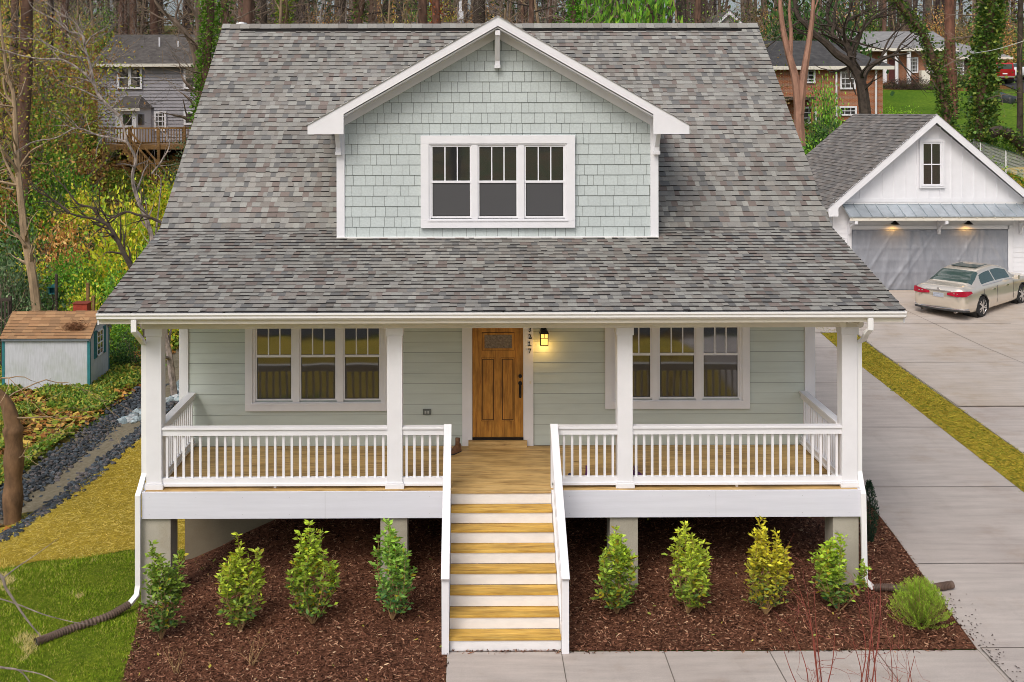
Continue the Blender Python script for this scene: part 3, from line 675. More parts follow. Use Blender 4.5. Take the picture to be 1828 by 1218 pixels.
pl = bpy.data.lights.new('lantern_bulb', 'POINT'); plo = bpy.data.objects.new('lantern_bulb', pl); COL.objects.link(plo)
pl.energy = 3; pl.color = (1, .55, .12); pl.shadow_soft_size = .05; plo.location = (lx, LY, lz0-.06); 
# outlet and bell
ob = MB().box(xx_(754), xx_(768), YW-.03, YW+.01, zz(740), zz(730)).build('outlet_box', simple('grey_box', (.12,.14,.13), .5), house, bevel=.006)
MB().box(xx_(757), xx_(760.2), YW-.034, YW-.03, zz(737.5), zz(732.5)).box(xx_(762), xx_(765.2), YW-.034, YW-.03, zz(737.5), zz(732.5)).build('socket', simple('light_grey', (.45,.47,.46), .5), ob)
MB().box(xx_(944), xx_(947), YW-.055, YW-.045, zz(685), zz(680)).build('door_bell', CREAM, house)
# DORMER
DY = 20.07; dX0, dX1 = WX(601, DY), WX(1175, DY); PX = .507; RY = 19.58
def zd(p): return WZ(p, DY)
def xd(p): return WX(p, DY)
PZ = 9.38; SL = .57; TX0, TX1 = WX(549, RY), WX(1231, RY)
def zroof(x): return PZ-abs(x-PX)*SL
zb = zd(423.5)
dw = MB().extr([(dX0+.04,zb-.3),(dX1-.04,zb-.3),(dX1-.04,zroof(dX1)-.22),(PX,PZ-.22),(dX0+.04,zroof(dX0)-.22)], 1, DY+.015, DY+.2)
dw.box(dX0+.04, dX0+.16, DY+.2, 24, zb-.3, zroof(dX0)-.25).box(dX1-.16, dX1-.04, DY+.2, 24, zb-.3, zroof(dX1)-.25)
dwall = dw.build('dormer_wall', SAGE, house)
mb = MB(); z = zb; exp_ = .1885
while z < PZ-.3:
    x = dX0+.14-random.uniform(0, .2)
    while x < dX1-.14:
        wd = random.uniform(.10, .26); x0, x1 = max(x, dX0+.14), min(x+wd, dX1-.14); x += wd
        if x1-x0 < .02: continue
        def zc(xx, zt): return min(zt, zroof(xx)-.30)
        zt = z+exp_-.006
        if zc(x0, zt) <= z and zc(x1, zt) <= z: continue
        g_ = .003; a, b = x0+g_, x1-g_
        za, zb_ = max(zc(a, zt), z+.001), max(zc(b, zt), z+.001); y0 = DY+.015; t0 = random.uniform(.015, .02)
        k = random.uniform(.96, 1.04); c = (.50*k, .555*k, .55*k)
        mb.add([(a,y0-t0,z),(b,y0-t0,z),(b,y0-.003,zb_),(a,y0-.003,za),(a,y0,z),(b,y0,z),(b,y0,zb_),(a,y0,za)], [(0,1,2,3),(4,5,1,0),(0,3,7,4),(1,5,6,2)], c)
    z += exp_
mb.build('shake_siding', SAGEL, dwall)
mb = MB()
mb.extr([(dX0+.1, zb), (dX1-.1, zb), (dX1-.1, zroof(dX1)-.25), (PX, PZ-.27), (dX0+.1, zroof(dX0)-.25)], 1, DY+.0125, DY+.0145); mb.build('shadow_line_backing', GAPSHADE, dwall)  # dark backing paints shade into the gaps between shakes
mb = MB()
for s_, xe in ((-1, dX0), (1, dX1)):
    po = [(PX, PZ-.20), (xe, zroof(xe)-.20), (xe, zroof(xe)-.37), (PX, PZ-.37)]; mb.extr(po if s_ > 0 else po[::-1], 1, DY-.028, DY+.012)
mb.build('frieze_board', WHITE, dwall, bevel=.003)
for a, b in ((dX0, dX0+.145), (dX1-.145, dX1)):
    MB().box(a, b, DY-.03, DY+.05, zb-.02, zroof((a+b)/2)-.3).build('corner_board', WHITE, dwall, bevel=.003)
MB().box(dX0, dX1, DY-.05, DY+.0, zb-.02, zb+.012).build('flashing', GUTTER, dwall)
# dormer roof: slabs, rake boards, soffit
yb = 25.3
rf = MB()
for s_, tx in ((-1, TX0), (1, TX1)):
    rf.extr([(PX, PZ-.02), (tx, zroof(tx)-.02), (tx, zroof(tx)-.09), (PX, PZ-.09)] if s_ > 0 else [(tx, zroof(tx)-.02), (PX, PZ-.02), (PX, PZ-.09), (tx, zroof(tx)-.09)], 1, RY+.03, yb)
drf = rf.build('dormer_roof', WHITE, house)
mb = MB()
for s_, tx in ((-1, TX0), (1, TX1)):
    t2 = tx+.02*s_
    shingles(mb, (t2, RY-.02, zroof(t2)-.012), (0, 1, 0), (PX-t2, 0, PZ-zroof(t2)), yb-RY, math.hypot(PX-t2, PZ-zroof(t2)), .143, PAL, wts=WT)
mb.build('dormer_shingles', SHINGLE, drf)
mb = MB()
for s_, tx in ((-1, TX0), (1, TX1)):
    hgt = .185; zt_ = zroof(tx)
    # flat bottom plumb end as in a boxed return
    ex = tx-s_*.64
    poly = [(PX, PZ), (tx, zt_), (tx, zt_-.175), (ex, zt_-.175), (ex, zroof(ex)-hgt), (PX, PZ-hgt)]
    if s_ < 0: poly = poly[::-1]
    mb.extr(poly, 1, RY, RY+.035)
mb.build('rake_board', WHITE, drf, bevel=.003)
mb = MB()
for s_, tx in ((-1, TX0), (1, TX1)):
    ex = tx-s_*.55; mb.box(min(tx, ex), max(tx, ex), RY+.035, yb-2.2, zroof(tx)-.172, zroof(tx)-.15)
    mb.extr([(PX, PZ-.2), (ex, zroof(ex)-.2), (ex, zroof(ex)-.22), (PX, PZ-.22)] if s_ > 0 else [(ex, zroof(ex)-.2), (PX, PZ-.2), (PX, PZ-.22), (ex, zroof(ex)-.22)], 1, RY+.036, DY+.05)
mb.build('soffit', WHITE, drf)
# brackets: knee braces at apex and eaves
for bx, ztop, ln in ((PX, zroof(PX)-.26, .60), (dX0+.04, zroof(dX0)-.20, .56), (dX1-.04, zroof(dX1)-.20, .56)):
    mb = MB().box(bx-.045, bx+.045, RY+.04, DY-.03, ztop-.09, ztop)
    mb.box(bx-.045, bx+.045, DY-.12, DY-.03, ztop-ln, ztop-.09) 
    mb.bar((bx, RY+.1, ztop-.08), (bx, DY-.1, ztop-ln+.1), .07, .08, (1,0,0)); mb.box(bx-.055, bx+.055, DY-.14, DY-.03, ztop-ln-.06, ztop-ln)
    mb.build('bracket', WHITE, drf, bevel=.004)
window(house, DY-.03, xd(751), xd(1026), zd(406.5), zd(242), xd(765.5), xd(1011), zd(393.5), zd(256.5),
       [(xd(772),xd(838.5),zd(386),zd(262.5)),(xd(855.5),xd(921.5),zd(386),zd(262.5)),(xd(938.5),xd(1005),zd(386),zd(262.5))], zd(324.5), scr=glassm('grey_insect_screen', (.085, .086, .092), 1.6, .2))
# RAILINGS
def railing(a, b, y_or_x, axis, n=None, block=True):
    m_ = MB(); f = y_or_x
    def bx(m, s0, s1, d0, d1, z0, z1):
        if axis == 'x': m.box(s0, s1, f+d0, f+d1, z0, z1)
        else: m.box(f+d0, f+d1, s0, s1, z0, z1)
    bx(m_, a, b, -.07, .07, 2.596, 2.634); rl = m_.build('railing', WHITE, house, bevel=.004)
    m_ = MB(); bx(m_, a, b, -.045, -.008, 2.50, 2.596); bx(m_, a, b, .022, .045, 2.50, 2.596); m_.build('top_rail', WHITE, rl)
    m_ = MB(); bx(m_, a, b, -.045, -.008, 1.735, 1.82); bx(m_, a, b, .022, .045, 1.735, 1.82); bx(m_, a, b, -.07, .07, 1.70, 1.735); m_.build('bottom_rail', WHITE, rl)
    if block: m_ = MB(); mid = (a+b)/2; bx(m_, mid-.02, mid+.02, -.03, .02, DZ, 1.70); m_.build('support_block', WHITE, rl)
    n = n or int(round((b-a)/.131)); st = (b-a)/n
    for k in range(n):
        m_ = MB(); c = a+st*(k+.5); bx(m_, c-.019, c+.019, -.008, .022, 1.735, 2.59); m_.build('baluster', WHITE, rl)
YRL = 17.70
railing(CX[0]+.122, CX[1]-.122, YRL, 'x'); railing(CX[1]+.122, -.33, YRL, 'x', 6, False)
railing(1.31, CX[2]-.122, YRL, 'x', 8, False); railing(CX[2]+.122, CX[3]-.122, YRL, 'x')
railing(17.87, YW-.03, -5.0, 'y', None, False); railing(17.87, YW-.03, 6.0, 'y', None, False)
# STAIRS
RI, RU = .207, .262; SX0, SX1 = -.30, 1.285
for k in range(1, 8):
    zt = DZ-k*RI; yf = YP-k*RU-.02; ex = .035 if k == 7 else 0
    MB().box(SX0-ex, SX1+ex, yf, yf+.138, zt-.038, zt).box(SX0, SX1, yf+.143, yf+RU+.02, zt-.038, zt).build('tread', TREAD, house, bevel=.006)
mb = MB()
for k in range(0, 8):
    zt = DZ-k*RI-(.038 if k else .03); yy = YP-k*RU; mb.box(SX0+.002, SX1-.002, yy+.0 if k else YP-.012, yy+.018 if k else YP+.009, max(zt-RI+.042, .01), zt)
mb.build('riser', RISER, house)
MB().box(SX0, SX1, YP-.03, YP+.044, DZ-.03, DZ+.001).build('deck_nosing', DECK, house, bevel=.004)
for sx, xa, xb in ((-1, SX0-.045, SX0-.003), (1, SX1+.003, SX1+.045)):
    y0 = YP-7*RU-.04
    MB().extr([(y0, .02), (y0, .24), (YP, DZ+.02), (YP, DZ-.5), (y0+.45, .02)], 0, xa, xb).build('stringer', WHITE, house)
    xm = (SX0-.055) if sx < 0 else (SX1+.055); y1 = y0-.02
    st = MB().box(xm-.052, xm+.052, y1-.05, y1+.055, .02, 1.06).build('stair_railing', WHITE, house, bevel=.004)
    zs = 1.10; yt = YP+.12; zt2 = 2.645
    MB().bar((xm, y1-.09, zs-.01), (xm, yt, zt2+.03), .12, .04, (0,0,1)).build('hand_rail', WHITE, st, bevel=.004)
    MB().bar((xm, y1, zs-.09), (xm, yt, zt2-.06), .045, .09, (0,0,1)).build('top_rail', WHITE, st)
    MB().bar((xm, y1, .35), (xm, YP, 1.80), .045, .09, (0,0,1)).build('bottom_rail', WHITE, st)
    MB().box(xm-.05, xm+.05, YRL-.07, YRL+.03, DZ, 2.60).build('newel_post', WHITE, st, bevel=.004)
    for k in range(13):
        t = (k+.7)/13.4; yy = y1+(YP-y1)*t; MB().box(xm-.019, xm+.019, yy-.019, yy+.019, .35+1.45*t, 1.02+1.50*t).build('baluster', WHITE, st)
# DOWNSPOUTS
def spout(side):
    if side < 0:
        xg = WX(239,17.03); xw = -5.212; y_ = 17.68
        pts = [(xg,17.03,4.47),(xg,17.03,4.30),(xg+.03,17.12,4.22),(xw+.02,17.5,4.05),(xw,y_,3.96),(xw,y_,2.1),(xw,y_,1.9),(xw-.03,17.56,1.70),(xw-.042,17.47,1.62),(xw-.042,17.47,.2),(xw-.05,17.42,.06),(xw-.12,17.28,-.02)]
    else:
        xg = WX(1554,17.03); xw = 6.24; y_ = 17.68
        pts = [(xg,17.03,4.47),(xg,17.03,4.30),(xg-.03,17.12,4.22),(xw+.02,17.5,4.05),(xw,y_,3.96),(xw,y_,2.1),(xw,y_,1.9),(xw,17.58,1.70),(xw,17.50,1.60),(xw,17.45,.5),(xw,17.43,.26),(xw+.12,17.40,.14)]
    m_ = MB(); sx, sy = .042, .03; vs = []
    P_ = [Vector(p) for p in pts]
    for i, p in enumerate(P_):
        d = (P_[min(i+1, len(P_)-1)]-P_[max(i-1, 0)]).normalized(); X_ = Vector((1,0,0)); X_ = (X_-d*X_.dot(d)); X_.normalize(); Y_ = d.cross(X_)
        for a, b in ((-1,-1),(1,-1),(1,1),(-1,1)): vs.append(p+X_*a*sx+Y_*b*sy)
    fs = [(4*i+k, 4*i+(k+1)%4, 4*i+4+(k+1)%4, 4*i+4+k) for i in range(len(P_)-1) for k in range(4)]
    m_.add(vs, fs+[(0,3,2,1), tuple(4*(len(P_)-1)+k for k in range(4))]); m_.build('downspout', GUTTER, house, bevel=.006)
    return pts[-1]
def drain(p0, pts, label):
    C_ = curve([p0]+pts, 40); n = len(C_); m_ = MB(); rad = [.055+.008*(1 if (i//2) % 2 else -1) for i in range(n)]
    rad[-8:] = [.058]*4+[.062]*4; m_.tube(C_, rad, 12, cap=False)
    o = m_.build('drain_pipe', DRAIN, None, smooth=False, loc=tuple(C_[-1])); tag(o, label, 'drain pipe')
    m_ = MB(); d = (C_[-1]-C_[-5]).normalized(); m_.tube([C_[-1]-d*.02, C_[-1]-d*.021], [.05, .0001], 12, cap=False); m_.build('opening', DARKP, o)
e = spout(-1); drain(e, [(-5.6,17.0,H(-5.6,17)+.07),(-6.0,16.6,H(-6,16.6)+.06),(-6.25,16.3,H(-6.25,16.3)+.06),(-6.36,16.17,H(-6.36,16.17)+.06)], 'brown corrugated drain pipe lying on the lawn at the left corner of the porch')
e = spout(1); drain(e, [(6.6,17.35,.17),(7.0,17.25,.15),(7.35,17.35,.17),(7.62,17.42,.18)], 'brown corrugated drain pipe ending on the driveway at the right corner of the porch')
# security light under beam right end
mb = MB().tube([(6.05,17.59,4.33),(6.05,17.52,4.33)], .05, 12); mb.tube([(6.15,17.56,4.32),(6.19,17.44,4.29)], [.03,.055], 12); mb.tube([(5.95,17.56,4.32),(5.9,17.44,4.30)], [.03,.055], 12)
mb.build('security_light', CREAM, house)
# boots and shoes on the porch
def shoe(name, x, y, rz, hgt, ln, mat, label, cat):
    m_ = MB(); st = [(-.5,.30,1),(-.25,.36,1),(0,.36,.8),(.2,.36,.42),(.38,.33,.30),(.5,.2,.22)]; ring = 8; vs = []
    for t, wd, hh in st:
        for k in range(ring):
            a = math.pi*k/(ring-1); vs.append((t*ln, math.cos(a)*wd*ln*.5, .02+math.sin(a)**.6*hh*hgt*.55))
    fs = [(i*ring+k, i*ring+k+1, (i+1)*ring+k+1, (i+1)*ring+k) for i in range(len(st)-1) for k in range(ring-1)]
    fs += [tuple(range(ring)), tuple(range((len(st)-1)*ring, len(st)*ring))[::-1]]
    m_.add(vs, fs)
    t = thing(name, label, cat, (x, y, DZ), rz); m_.build('upper', mat, t, smooth=True, local=True)
    if hgt > .15: MB().tube([(-.28*ln,0,.05),(-.28*ln,0,hgt*.7),(-.3*ln,0,hgt)], [.28*ln*.6,.26*ln*.55,.26*ln*.6], 12).build('shaft', mat, t, smooth=True, local=True)
    MB().extr([(-.52*ln,-.15*ln),(.3*ln,-.19*ln),(.52*ln,-.1*ln),(.52*ln,.1*ln),(.3*ln,.19*ln),(-.52*ln,.15*ln)], 2, 0, .022).build('sole', DARKP, t, local=True)
BRN = simple('brown_leather', (.16,.075,.035), .6, .3, 20); PUR = simple('purple_rubber', (.12,.03,.14), .4, .2, 12); BLU = simple('dark_blue_canvas', (.04,.04,.10), .7, .3, 18)
shoe('boot', WX(811,19.45), 19.45, -2.2, .25, .27, BRN, 'brown ankle boot standing by the wall left of the door', 'boot')
shoe('boot', WX(797,19.4), 19.4, -1.9, .28, .26, PUR, 'purple rubber boot beside the brown boot left of the door', 'boot')
shoe('shoe', WX(1022,18.0), 18.0, -1.2, .12, .25, BLU, 'dark shoe on the porch floor nearest the stair opening', 'shoe')
shoe('boot', WX(1047,18.05), 18.05, -1.8, .20, .24, PUR, 'low purple boot behind the right railing beside the dark shoe', 'boot')
shoe('boot', WX(1141,18.05), 18.05, -.6, .20, .25, PUR, 'purple boot on the floor just right of the second right column', 'boot')
shoe('shoe', WX(1182,18.02), 18.02, .2, .10, .3, BLU, 'low dark shoe lying between the right railing balusters and the door wall', 'shoe')
# ------------------------------------------------------------------ GARAGE
GY_ = 39.0; GR = 38.55
def gx(p): return WX(p, GY_)
def gz(p): return WZ(p, GY_)
GX0, GX1 = gx(1487), gx(1487)+6.98; GC = 16.36; GB = 1.30
gar = thing('garage', 'white detached garage with a grey gable roof and a plastic covered door', 'garage', (GC, GY_, GB))
GT, GSL = 7.57, .86; gtx = 3.82
def gzr(x): return GT-abs(x-GC)*GSL
zc0 = gz(362)
mb = MB().box(GX0, gx(1518), GY_, GY_+.15, GB-.3, zc0).box(gx(1802), GX1, GY_, GY_+.15, GB-.3, zc0).box(gx(1518), gx(1802), GY_, GY_+.15, gz(410), zc0)
mb.box(GX0, GX0+.15, GY_+.15, 46.5, GB-.3, gzr(GX0)-.25).box(GX1-.15, GX1, GY_+.15, 46.5, GB-.3, gzr(GX1)-.25).box(GX0, GX1, 46.5, 46.65, GB-.3, 4.2)
mb.extr([(GX0, zc0), (GX1, zc0), (GX1, gzr(GX1)-.2), (GC, GT-.25), (GX0, gzr(GX0)-.2)], 1, GY_+.0, GY_+.15)
gw = mb.build('wall', WHITE, gar)
mb = MB(); lap(mb, GX0+.12, gx(1515), GY_, GB, zc0-.1, .17); mb.build('lap_siding', WHITE, gw); mb = MB(); lap(mb, gx(1810), GX1-.12, GY_, GB, zc0-.1, .17); mb.build('lap_siding', WHITE, gw); mb = MB(); lap(mb, GY_+.1, 46.5, GX0, GB, 4.1, .17, axis='y')
mb.build('lap_siding', WHITE, gw)
mb = MB(); x = GX0+.16
while x < GX1:
    zt = gzr(x)-.22
    if zt > zc0+.25: mb.box(x-.022, x+.022, GY_-.022, GY_, zc0+.12, zt)
    x += .405
mb.box(GX0+.02, GX1-.02, GY_-.026, GY_, zc0-.02, zc0+.12)
mb.build('gable_batten', WHITE, gw)
for a, b in ((GX0, GX0+.12), (GX1-.12, GX1)): MB().box(a, b, GY_-.03, GY_, GB-.2, zc0-.02).build('corner_board', WHITE, gar)
# roof
yb = 46.9; mb = MB()
for s_ in (-1, 1):
    tx = GC+s_*gtx; mb.extr([(GC, GT-.03), (tx, gzr(tx)-.03), (tx, gzr(tx)-.14), (GC, GT-.14)] if s_ > 0 else [(tx, gzr(tx)-.03), (GC, GT-.03), (GC, GT-.14), (tx, gzr(tx)-.14)], 1, GR+.04, yb)
grf = mb.build('roof', WHITE, gar)
GPAL = [(.20,.19,.18),(.16,.15,.145),(.24,.22,.205),(.185,.165,.15)]
mb = MB()
for s_ in (-1, 1):
    tx = GC+s_*(gtx+.02); shingles(mb, (tx, GR-.02, gzr(tx)-.012), (0,1,0), (GC-tx, 0, GT-gzr(tx)), yb-GR, math.hypot(GC-tx, GT-gzr(tx)), .155, GPAL, wmin=.3, wmax=.42, th=.018)
mb.build('roof_shingles', SHINGLE, grf)
mb = MB()
for s_ in (-1, 1):
    tx = GC+s_*gtx; ex = tx-s_*.36; poly = [(GC, GT), (tx, gzr(tx)), (tx-s_*.03, gzr(tx)-.30), (ex, gzr(tx)-.30), (ex, gzr(ex)-.31), (GC, GT-.31)]
    mb.extr(poly if s_ > 0 else poly[::-1], 1, GR, GR+.04)
mb.build('rake_board', WHITE, grf)
window(gar, GY_-.04, gx(1641.5), gx(1686), gz(338), gz(251), gx(1645), gx(1682.5), gz(334), gz(255), [(gx(1649),gx(1678.5),gz(330.5),gz(259))], gz(295.5), muntins=1)
# metal canopy
cz0, cz1, cy1 = gz(366), WZ(388.5, 38.2), 38.2
cx0, cx1 = gx(1503), GX1-.25
cn = MB(); cn.extr([(GY_-.005, cz0), (cy1, cz1), (cy1, cz1-.03), (GY_-.005, cz0-.03)], 0, cx0, cx1)
x = cx0+.02
while x < cx1: cn.bar((x, GY_-.01, cz0+.018), (x, cy1-.01, cz1+.018), .022, .035); x += .385
cno = cn.build('canopy', METALR, gar)
MB().box(cx0-.01, cx1+.01, GY_-.04, GY_-.0, cz0, cz0+.05).build('flashing', GUTTER, cno)
mb = MB().box(cx0+.03, cx1-.03, cy1+.03, cy1+.06, cz1-.15, cz1-.04)
x = cx0+.1
while x < cx1: mb.bar((x, GY_, cz0-.08), (x, cy1+.015, cz1-.075), .04, .09); x += .62
mb.build('rafter', CREAM, cno)
mb = MB().box(gx(1518), gx(1802), GY_-.05, GY_-.005, gz(411.5), gz(404.5)).box(gx(1513), gx(1520), GY_-.05, GY_-.005, GB-.02, gz(404.5)).box(gx(1800), gx(1808), GY_-.05, GY_-.005, GB-.02, gz(404.5)); mb.build('door_casing', WHITE, gar, bevel=.004)
for px in (1516, 1675, 1822):
    x = gx(px); m_ = MB().box(x-.05, x+.05, GY_-.12, GY_-.052, gz(420), gz(396)); m_.box(x-.05, x+.05, cy1+.04, GY_-.12, cz1-.27, cz1-.16)
    pp = curve([(x, cy1+.15, cz1-.27), (x, GY_-.25, cz1-.38), (x, GY_-.12, gz(418))], 5)
    for a, b in zip(pp[:-1], pp[1:]): m_.bar(a, b, .07, .06, (1,0,0))
    m_.build('bracket', WHITE, cno)
for px in (1593, 1724):
    x = gx(px); z = gz(398.5); m_ = MB().tube([(x, GY_-.02, z+.10), (x, GY_-.2, z+.14), (x, GY_-.28, z+.06)], .018, 8); m_.tube([(x, GY_-.0, z+.1), (x, GY_-.04, z+.1)], .06, 12)
    m_.tube([(x, GY_-.28, z+.08), (x, GY_-.28, z+.03), (x, GY_-.28, z-.05)], [.03, .07, .16], 14, cap=False)
    lm = m_.build('gooseneck_lamp', BLACK, gar, smooth=True)
    MB().tube([(x, GY_-.28, z-.02), (x, GY_-.28, z-.055)], [.05, .07], 12).build('bulb', emitm('garage_bulb', (1, .55, .15), 4), lm)
    pl = bpy.data.lights.new('garage_bulb_light', 'SPOT'); plo = bpy.data.objects.new('garage_bulb_light', pl); COL.objects.link(plo)
    pl.energy = 9; pl.color = (1, .5, .1); pl.spot_size = R(160); pl.spot_blend = .6; plo.location = (x, GY_-.28, z-.07); pl.shadow_soft_size = .04
# overhead door behind the sheet
mb = MB(); z = GB
for k in range(5):
    mb.box(gx(1520), gx(1800), GY_+.03, GY_+.07, z+.006, z+.42); z += .43
mb.build('overhead_door', simple('grey_door', (.42,.43,.44), .5, .05, 3), gar)
MB().box(gx(1520)+.0, gx(1800), GY_-.035, GY_+.02, GB-.02, GB+.035).build('threshold', simple('threshold_wood', (.28,.15,.08), .8), gar)
# plastic sheet hung over the door
m, t, b = newmat('grey_plastic_sheet'); v = objcoord(t, (1, 1, .35)); n = noise_n(t, v, 5.2, 7, .66)
L(t, ramp(t, n.outputs[0], [(.3, (.255,.27,.305)), (.55, (.29,.305,.345)), (.78, (.345,.36,.40))]), b.inputs['Base Color']); b.inputs['Roughness'].default_value = .38; b.inputs['Specular IOR Level'].default_value = .6
n2 = noise_n(t, v, 14, 5); bump(t, b, n2.outputs[0], .4, .02); TARP = m
nx_, nz_ = 150, 50; vs = []
X0, X1, Z0, Z1 = gx(1521), gx(1799.5), GB+.03, gz(412)
folds = [(random.uniform(0, 1), random.uniform(-.3, .3), random.uniform(.006, .02), random.uniform(.018, .035)) for _ in range(26)]
for j in range(nz_+1):
    for i in range(nx_+1):
        u, v_ = i/nx_, j/nz_; y = GY_-.045
        for f0, sl, wd, am in folds:
            d = (u-(f0+sl*(1-v_)))/wd; y -= am*math.exp(-d*d)*(.35+.65*(1-v_*.6))
        y += .012*noise.noise((u*22, v_*9, 1)); y -= .010*math.exp(-((v_*5) % 1-.5)**2*60)
        vs.append((X0+(X1-X0)*u, y, Z0+(Z1-Z0)*v_))
mb = MB(); mb.add(vs, [(j*(nx_+1)+i, j*(nx_+1)+i+1, (j+1)*(nx_+1)+i+1, (j+1)*(nx_+1)+i) for j in range(nz_) for i in range(nx_)])
o = mb.build('plastic_sheet', TARP, None, smooth=True, loc=((X0+X1)/2, GY_-.05, GB)); sol = o.modifiers.new('s', 'SOLIDIFY'); sol.thickness = .003
tag(o, 'wrinkled grey plastic sheet hanging over the garage door', 'plastic sheet')

# ------------------------------------------------------------------ VEHICLES
SEDAN = [(0.0,.70,.34,.84,.60,.90),(.06,.82,.29,.90,.68,1.00),(.30,.90,.24,.95,.73,1.055),(.62,.915,.20,.97,.73,1.07),(.95,.92,.18,.98,.685,1.20),(1.40,.925,.18,.985,.60,1.40),(2.0,.925,.18,.98,.585,1.465),(2.6,.925,.18,.965,.585,1.465),(3.05,.925,.18,.955,.62,1.36),(3.55,.92,.18,.945,.69,1.10),(3.9,.915,.19,.92,.70,1.02),(4.45,.88,.2,.84,.68,.93),(4.78,.78,.24,.72,.60,.80),(4.88,.62,.30,.62,.45,.68)]
SUV = [(0.0,.74,.42,1.05,.68,1.5),(.06,.84,.38,1.08,.70,1.66),(.3,.87,.32,1.10,.70,1.70),(1.0,.88,.3,1.1,.70,1.72),(2.0,.88,.3,1.08,.69,1.72),(2.6,.88,.3,1.06,.69,1.66),(3.15,.88,.3,1.04,.72,1.18),(3.9,.86,.32,.98,.74,1.05),(4.3,.8,.36,.85,.66,.92),(4.38,.7,.42,.7,.55,.76)]
def vehicle(name, label, stn, paint, loc, rz, kind='sedan', wb=(1.08, 3.86), wr=.33, full=True):
    t = thing(name, label, 'car', loc, rz); S = np.array(stn, float); Ls = S[-1, 0]
    xs = np.linspace(0, 1, 161)**1.0*Ls
    def ci(col): # smooth interpolation
        xx = S[:, 0]; yy = S[:, col]; d = np.gradient(yy, xx); out = np.empty_like(xs)
        for i, x in enumerate(xs):
            k = min(max(np.searchsorted(xx, x)-1, 0), len(xx)-2); h_ = xx[k+1]-xx[k]; u = (x-xx[k])/h_
            out[i] = (2*u**3-3*u**2+1)*yy[k]+(u**3-2*u**2+u)*h_*d[k]*.7+(-2*u**3+3*u**2)*yy[k+1]+(u**3-u**2)*h_*d[k+1]*.7
        return out
    wv, zb_, zl_, wt, zt = [ci(c) for c in (1, 2, 3, 4, 5)]
    V = []; N_ = 48
    for i in range(len(xs)):
        k = [(0, zb_[i]), (wv[i]*.86, zb_[i]), (wv[i]*.97, zb_[i]+.10), (wv[i], .42+zb_[i]*.4), (wv[i]*.985, zl_[i]-.16), (wv[i]*.93, zl_[i]), (wt[i]+(wv[i]*.93-wt[i])*.06, zt[i]-.055), (wt[i]*.86, zt[i]-.012), (wt[i]*.45, zt[i]), (0, zt[i])]
        kk = [Vector((0, a, b)) for a, b in k]; cv = []
        seg = [2,3,4,8,5,14,3,5,4]
        for s_, q in enumerate(seg):
            p0, p1 = kk[s_], kk[s_+1]; pm = kk[s_-1] if s_ > 0 else p0; pn = kk[s_+2] if s_+2 < len(kk) else p1
            for j in range(q):
                u = j/q; cr_ = .5*(2*p0+(p1-pm)*u+(2*pm-5*p0+4*p1-pn)*u*u+(3*p0-pm-3*p1+pn)*u**3); li = p0.lerp(p1, u)
                c_ = li.lerp(cr_, .55 if s_ not in (5,) else .12); cv.append((xs[i], c_.y, c_.z))
        cv.append((xs[i], 0, zt[i])); V.append(cv)
    n = len(V[0]); V = np.array(V); body, gl = MB(), MB()
    b0 = sum([2,3,4,8,5]); b1 = b0+14; g0, g1 = b0+2, b1-1
    if kind == 'sedan': sw = [(1.18, 2.03), (2.10, 3.12)]; rg = (.72, 1.36); fg = (2.98, 3.52)
    else: sw = [(.25, 1.05), (1.15, 1.95), (2.05, 2.85)]; rg = (-1, -1); fg = (2.66, 3.12)
    allv = [tuple(p) for p in V.reshape(-1, 3)]+[(p[0], -p[1], p[2]) for p in V.reshape(-1, 3)]
    off = V.shape[0]*n; body.v = list(allv); gl.v = list(allv)
    for i in range(V.shape[0]-1):
        xm = (xs[i]+xs[i+1])/2
        for j in range(n-1):
            zm = V[i, j, 2]; wheel = any(math.hypot(xm-wx, zm-wr) < wr+.055 for wx in wb) and b0 > j > 1 and V[i, j, 1] > .5
            if wheel: continue
            zg = (zm - zl_[i])/max(zt[i]-zl_[i], .01)
            isg = False
            for a, b in sw:
                ins = (xm-a)/.25 if kind == 'sedan' and a < 1.5 else 9
                if a < xm < b and g0 <= j < g1-1 and zt[i]-zl_[i] > .18 and zg < .25+ins*.9: isg = True
            if rg[0] < xm < rg[1] and j >= b1: isg = V[i, j, 1] > -1 and j >= b1+0
            if fg[0] < xm < fg[1] and j >= b1+1: isg = True
            tgt = gl if isg else body
            a = i*n+j; tgt.f += [(a, a+n, a+n+1, a+1), (off+a, off+a+1, off+a+n+1, off+a+n)]
            tgt.c += [None, None]; tgt.mi += [0, 0]
    body.f += [tuple(j for j in range(n))[::1]+tuple(off+j for j in range(n-1, -1, -1))]; body.c.append(None); body.mi.append(0)
    e = (V.shape[0]-1)*n; body.f += [tuple(e+j for j in range(n-1, -1, -1))+tuple(off+e+j for j in range(n))]; body.c.append(None); body.mi.append(0)
    def clean(m_):
        used = sorted({i for f in m_.f for i in f}); mp = {u: k for k, u in enumerate(used)}; m_.v = [m_.v[u] for u in used]; m_.f = [tuple(mp[i] for i in f) for f in m_.f]; return m_
    bo = clean(body).build('body', paint, t, smooth=True, local=True); clean(gl).build('windows', CARGL, t, smooth=True, local=True)
    MB().box(.4, Ls-.4, -.7, .7, .2, .62).build('underbody', DARKP, t, local=True)
